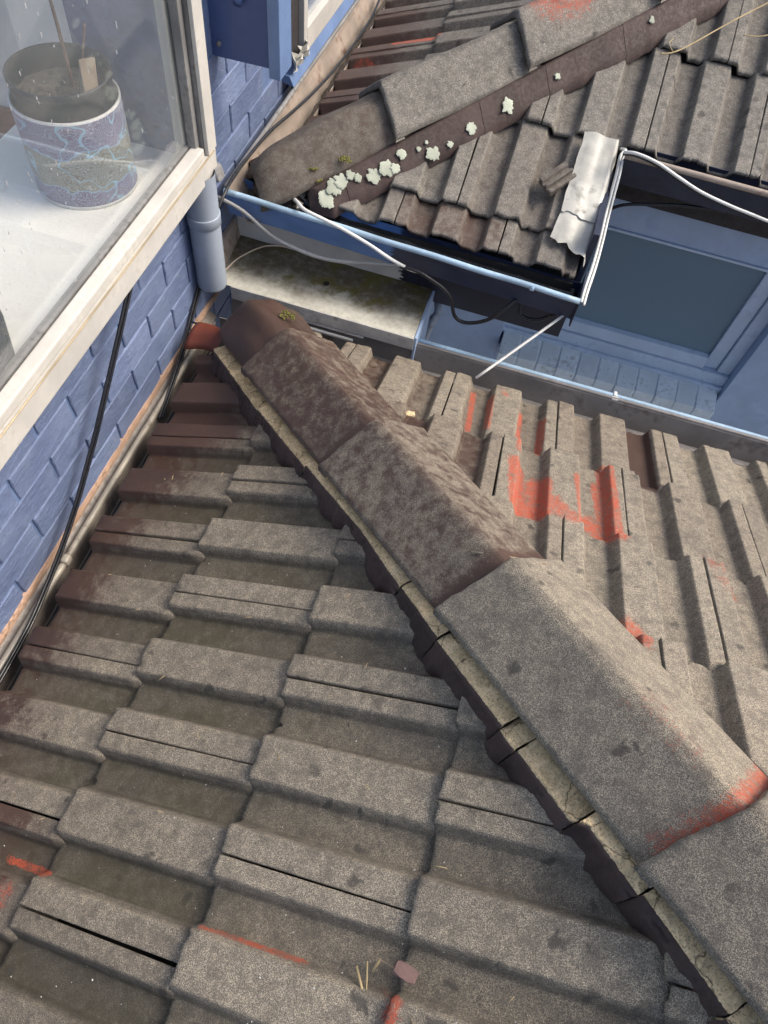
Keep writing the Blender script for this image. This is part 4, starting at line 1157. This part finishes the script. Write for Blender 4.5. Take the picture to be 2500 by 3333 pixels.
cable('cable', 'black cable lying along the lip and trough of the rusty upper wall gutter', [(-.84, 1.52, -1.42), (-.835, 1.60, -1.35), (-.826, 1.662, -1.305), (-.829, 1.765, -1.296), (-.824, 1.866, -1.296), (-.815, 1.996, -1.298), (-.795, 2.154, -1.31), (-.787, 2.37, -1.34), (-.771, 2.605, -1.345), (-.767, 2.912, -1.345), (-.786, 3.124, -1.345)], .0045, 'cable_black')
cable('cable', 'grey cable sagging in front of the blue gutter above the stained flat sheet', [(-.849, 1.665, -1.323), (-.777, 1.67, -1.351), (-.694, 1.67, -1.407), (-.625, 1.67, -1.428), (-.543, 1.67, -1.438), (-.463, 1.67, -1.429), (-.378, 1.67, -1.407), (-.296, 1.67, -1.387)], .0058, 'cable_grey')
cable('cable', 'thick black cable looping down below the navy gutter in front of the pale blue wall', [(-.296, 1.67, -1.387), (-.239, 1.67, -1.391), (-.191, 1.67, -1.409), (-.159, 1.67, -1.425), (-.132, 1.67, -1.452), (-.11, 1.67, -1.509), (-.085, 1.67, -1.527), (-.049, 1.67, -1.52), (-.007, 1.67, -1.491), (.024, 1.68, -1.455), (.055, 1.71, -1.425)], .0056, 'cable_black')
cable('cable', 'short black cable loop under the right end of the navy gutter', [(.069, 1.74, -1.44), (.079, 1.72, -1.48), (.103, 1.72, -1.491), (.137, 1.72, -1.483), (.166, 1.72, -1.46), (.194, 1.72, -1.435)], .0056, 'cable_black')
cable('cable', 'light grey cable crossing over the blue gutter from the foot of the upper hip', [(-.70, 1.80, -1.335), (-.665, 1.77, -1.335), (-.625, 1.71, -1.302), (-.591, 1.682, -1.300), (-.53, 1.674, -1.308), (-.469, 1.672, -1.322), (-.395, 1.67, -1.345), (-.325, 1.67, -1.374), (-.273, 1.67, -1.389), (-.245, 1.671, -1.392)], .0052, 'cable_white')
r1 = [(.222, 2.17, -1.175), (.233, 2.137, -1.158), (.222, 2.108, -1.160), (.226, 2.07, -1.19), (.230, 2.03, -1.235), (.233, 1.99, -1.268), (.236, 1.90, -1.30), (.236, 1.82, -1.33), (.232, 1.75, -1.352), (.231, 1.70, -1.365)]
cable('cable', 'white cable beside the lead flashing at the cut roof edge, left of two', r1, .0045, 'cable_white')
cable('cable', 'white cable beside the lead flashing at the cut roof edge, right of two', [(x + .010, y - .004, z - .004) for x, y, z in r1], .0038, 'cable_white')
r2 = [(.224, 2.075, -1.130), (.257, 2.06, -1.117), (.32, 2.06, -1.127), (.394, 2.06, -1.152), (.471, 2.06, -1.176), (.559, 2.06, -1.192), (.623, 2.06, -1.2), (.72, 2.06, -1.21), (.9, 2.06, -1.21)]
cable('cable', 'white cable drooping in front of the dark gutter at the upper right', r2, .0045, 'cable_white')
cable('cable', 'dark cable just under the drooping white cable at the upper right', [(x, y + .006, z - .009) for x, y, z in r2], .0045, 'cable_black')
cable('cable', 'black cable arching across the top of the pale blue window', [(.240, 2.12, -1.37), (.246, 2.12, -1.351), (.261, 2.12, -1.33), (.299, 2.12, -1.306), (.376, 2.12, -1.283), (.454, 2.12, -1.264), (.533, 2.12, -1.252), (.62, 2.12, -1.24)], .005, 'cable_black')
cable('rod', 'thin straight white rod leaning from the lower tiles up to the navy gutter end', [(.008, 1.487, -1.552), (.11, 1.605, -1.49), (.207, 1.72, -1.433)], .0042, 'cable_white', 'rod', n=3)
cable('wire', 'thin tan wire curving over the stained flat sheet', [(-.832, 1.62, -1.546), (-.827, 1.632, -1.543), (-.81, 1.664, -1.53), (-.79, 1.69, -1.522), (-.768, 1.727, -1.522), (-.748, 1.761, -1.53), (-.719, 1.79, -1.541), (-.694, 1.80, -1.546)], .0024, 'tan', 'wire')
cable('straw', 'long dry yellow straw lying on the dark upper tiles at the right', [(.255, 2.44, -1.022), (.307, 2.464, -1.008), (.42, 2.57, -.955), (.526, 2.677, -.915), (.6, 2.74, -.89)], .0022, 'straw', 'straw')
cable('straw', 'short curled straw at the end of the long straw on the upper tiles', [(.285, 2.45, -1.012), (.27, 2.48, -1.006), (.278, 2.50, -1.0)], .0012, 'straw', 'straw')
cable('straw', 'thin straw stalk at the right edge of the upper tiles', [(.47, 2.545, -.965), (.53, 2.555, -.958), (.62, 2.61, -.93)], .0016, 'straw', 'straw')
cable('stay_wire', 'short black wire from the wall gutter to the end cap of the lower hip', [(-.842, 1.40, -1.565), (-.79, 1.385, -1.552), (-.73, 1.37, -1.545)], .003, 'cable_black', 'wire')

# ================================================================== SMALL THINGS
# broken tile piece on the upper slope
frag = thing('tile_fragment', 'broken grooved tile piece lying loose on the dark tiles beside the lead flashing', 'tile', (.066, 2.01, -1.21))
fx = Matrix.Rotation(math.radians(-38), 3, 'Z')
nrm = Matrix.Rotation(math.radians(22.5), 3, 'X')
prof = [(-.028, 0), (-.028, .020), (-.012, .022), (-.009, .012), (-.001, .012), (.001, .022), (.008, .022), (.010, .010), (.016, .010), (.018, .020), (.028, .018), (.028, 0)]
V = []
for j, yy in enumerate((-.048, -.046, .046, .048)):
    for (a, b) in prof:
        sh = .92 if j in (0, 3) else 1
        v = nrm @ (fx @ Vector((a * sh + random.uniform(-.001, .001), yy + random.uniform(-.002, .002), b * sh + .002)))
        V.append(Vector((.066, 2.012, UZ(2.012) - .012)) + v + Vector((0, 0, .012)))
m = len(prof)
F = [(j*m + i, j*m + (i+1) % m, (j+1)*m + (i+1) % m, (j+1)*m + i) for j in range(3) for i in range(m)] + [tuple(range(m))[::-1], tuple(3*m + i for i in range(m))]
me = bpy.data.meshes.new('fragment_body'); me.from_pydata([tuple(v) for v in V], [], F)
ca = me.color_attributes.new('wear', 'FLOAT_COLOR', 'POINT')
ca.data.foreach_set('color', np.tile(np.array([.35, .08, .1, .5], np.float32), len(V)))
me.materials.append(MAT['tile_up']); me.update(); link('fragment_body', me, frag)

def chip(name, label, c, size, mat, cat, rot=0.0, elong=1.6):
    bm = bmesh.new(); bmesh.ops.create_icosphere(bm, subdivisions=2, radius=1)
    rm = Matrix.Rotation(rot, 3, 'Z')
    sd_ = random.random() * 50
    for v in bm.verts:
        q = v.co.copy()
        q = Vector((max(-.72, min(.72, q.x)) * elong, max(-.75, min(.75, q.y)), max(-.6, min(.6, q.z)) * .8)) * (1 + .25 * mnoise.noise(q * 1.7 + Vector((sd_, 0, 0))))
        v.co = rm @ (q * size) + Vector(c)
    me = bpy.data.meshes.new(name); bm.to_mesh(me); bm.free()
    me.materials.append(MAT[mat])
    return tag(link(name, me), label, cat)
chip('stone_chip', 'red brown mortar lump wedged at a tile step near the bottom', (.150, .012, zl(.150) - .010), .0125, 'redstone', 'stone', -.25, 1.9)
chip('stone_chip', 'small dark pebble lying on the stained flat sheet', (-.523, 1.690, -1.546), .0075, 'dark', 'stone', .3)
chip('stone_chip', 'small pale crumb on the right slope against the hip caps', (-.125, 1.16, -1.40), .010, 'cream_mortar', 'stone', .3)
bt = thing('broken_tile', 'broken dark orange clay tile piece in the corner by the downpipe', 'tile', (-.775, 1.345, -1.58))
V = []
for j_ in range(9):
    for i_ in range(9):
        a_ = i_ / 8; b_ = j_ / 8
        x_ = -.832 + .105 * a_ + .01 * b_; y_ = 1.315 + .085 * b_ * (1 - .35 * a_) + .01 * math.sin(a_ * 3)
        V.append((x_, y_, -1.580 + .028 * math.sin(b_ * 2.2) + .02 * a_ + .002 * fbm(a_, b_, 3, 4)))
mesh_obj('curved_shard', V + [(x, y, z - .013) for x, y, z in V], [(j_*9 + i_, j_*9 + i_ + 1, j_*9 + i_ + 10, j_*9 + i_ + 9) for j_ in range(8) for i_ in range(8)] + [(i_, 81 + i_, 82 + i_, i_ + 1) for i_ in range(8)] + [(i_*9, i_*9 + 9, 90 + i_*9, 81 + i_*9) for i_ in range(8)], MAT['orange'], bt, True)
chip('shell_chip', 'pinkish stub of a stick near the bottom edge of the roof', (.25, -.088, zl(.25) - .022), .0045, 'redstone', 'twig', -.9, 5)
def stalk(label, p, q, r=.0012, mat='straw', name='straw'):
    mb = MB(); p, q = Vector(p), Vector(q); mid = p.lerp(q, .5) + Vector((0, 0, .002))
    mb.tube([p, mid, q], [r, r * 1.1, r * .7], 6)
    return tag(mb.build(name, MAT[mat], None, True), label, 'straw' if name == 'straw' else 'twig', 'dry stalks scattered on the lower roof')
def onl(x, y, h=-.026): return (x, y, zl(x) + h)
stalk('dry twig across the cap near the middle of the hip', (.085, .640, zl(.085) + .105), (.215, .655, zl(.14) + .09), .0022, 'twig', 'twig')
stalk('longest of the straws below the mortar lump near the bottom', onl(.085, .0), onl(.115, -.047), .0019)
stalk('straw beside the longest straw below the mortar lump near the bottom', onl(.098, .01), onl(.108, -.03), .0012)
stalk('short thick straw left of the mortar lump near the bottom', onl(.115, .018), onl(.108, .000), .0019)
stalk('straw lying flat across the tile step near the bottom', onl(.118, -.045), onl(.148, -.047), .0013)
stalk('thin dark stalk above the straws near the bottom', onl(.085, .022), onl(.14, .012), .0009, 'twig')
for k in range(26):
    x = random.uniform(-.7, .3); y = random.uniform(-.1, .9)
    if x + y > HIPC - .3: continue
    t = random.uniform(0, 3.14); l = random.uniform(.008, .02)
    a = Vector(onl(x, y, -.003)); d = Vector((math.cos(t), math.sin(t), T25 * math.cos(t))) * l
    stalk('tiny loose dry stalk on the left slope of the lower roof', a, a + d, .0007)

# loose grit on the left slope
mb = MB()
for _ in range(420):
    x = random.uniform(-.76, .45); y = random.uniform(-.25, 1.1)
    if x + y > HIPC - .24: continue
    s_ = random.uniform(.0006, .0017); z = zl(x) - random.choice([.030, .030, .004])
    p = [Vector((random.gauss(0, 1), random.gauss(0, 1), random.gauss(0, .7))).normalized() * s_ + Vector((x, y, z)) for _ in range(5)]
    mb.add(p, [(0, 1, 2), (0, 2, 3), (0, 3, 1), (1, 2, 4), (2, 3, 4), (3, 1, 4)])
gt = mb.build('loose_grit', MAT['sleeve_rim'], roof); gt['kind'] = 'stuff'

# moss tufts on the caps
moss_clump(roof, (-.52, 1.345, -1.375), .022, 70)
moss_clump(uroof, (-.615, 1.80, -1.245), .02, 60)
moss_clump(uroof, (-.60, 1.79, -1.27), .022, 60)
moss_clump(uroof, (-.53, 1.845, -1.225), .02, 50)

# ================================================================== POT ON THE INNER SILL
pot = thing('plant_pot', 'black plastic pot of soil in a violet and ochre patterned cover on window sill', 'plant pot', (-1.05, 1.38, -1.149))
px, py = -1.05, 1.38
mb = lathe(MB(), px, py, [(.112, -1.149), (.116, -1.149), (.118, -1.140), (.119, -.945)], 64); mb.build('cover', MAT['sleeve'], pot, True)
mb = lathe(MB(), px, py, [(.119, -.945), (.1185, -.940), (.114, -.940), (.113, -.95), (.110, -1.12)], 64); mb.build('cover_rim', MAT['sleeve_rim'], pot, True)
mb = lathe(MB(), px, py, [(.1165, -1.1489), (.1195, -1.1489), (.1195, -1.142), (.1185, -1.1415)], 64); mb.build('base_rim', MAT['sleeve_rim'], pot, True)
mb = lathe(MB(), px, py, [(.098, -1.0), (.106, -.935), (.107, -.905), (.1105, -.904), (.1110, -.888), (.108, -.887), (.1045, -.89), (.100, -.95)], 64); mb.build('inner_pot', MAT['pot_black'], pot, True)
V, F = [], []
n, rings = 48, 16
V.append((px, py, -.935))
for q in range(1, rings + 1):
    for k in range(n):
        t = 2 * math.pi * k / n; r = .1015 * q / rings
        x, y = px + r * math.cos(t), py + r * math.sin(t)
        V.append((x, y, -.937 + .007 * fbm(x, y, 0, 90, 3) + .004 * fbm(x, y, 4, 40, 2)))
for k in range(n): F.append((0, 1 + k, 1 + (k + 1) % n))
for q in range(rings - 1):
    for k in range(n): F.append((1 + q*n + k, 1 + (q+1)*n + k, 1 + (q+1)*n + (k+1) % n, 1 + q*n + (k+1) % n))
mesh_obj('soil', V, F, MAT['soil'], pot)
st = thing('seedling_stem', 'bare thin brown stem growing out of the pot on the window sill', 'plant', (-1.05, 1.42, -.935))
mb = MB(); pts = catmull([(-1.045, 1.41, -.945), (-1.055, 1.425, -.86), (-1.06, 1.43, -.78), (-1.078, 1.45, -.70), (-1.072, 1.46, -.6)], 6)
mb.tube(pts, [.0045 - .00008 * i for i in range(len(pts))], 8); mb.build('stem', MAT['stem'], st, True)
mb = MB(); mb.tube(catmull([(-1.01, 1.37, -.94), (-.995, 1.40, -.86), (-.985, 1.42, -.80)], 5), .0022, 6); mb.build('stem', MAT['stem'], st, True)
mb = MB(); mb.hexa([(-.985, 1.335, -.945), (-.955, 1.36, -.945), (-.985, 1.40, -.945), (-1.01, 1.375, -.945), (-.97, 1.34, -.925), (-.95, 1.36, -.925), (-.975, 1.415, -.86), (-1.0, 1.39, -.86)])
tag(mb.build('card_label', MAT['twig'], None, False, .002), 'weathered flat chip of board stuck in the soil of the pot', 'board')
# dark ribbed basket at the left edge of the sill
bk = thing('ribbed_basket', 'dark ribbed basket edge on the window sill at the left picture edge', 'basket', (-.992, .70, -1.149))
mb = MB(); 
for j in range(9):
    z = -1.142 + .0125 * j
    mb.tube([(-.992 + (.130 + .0008 * j) * math.cos(t), .700 + (.135 + .002 * j) * math.sin(t), z) for t in np.linspace(0, 2 * math.pi, 40)], .0068, 8, False)
mb.build('weave', MAT['pot_black'], bk, True)
bpy.context.view_layer.update()
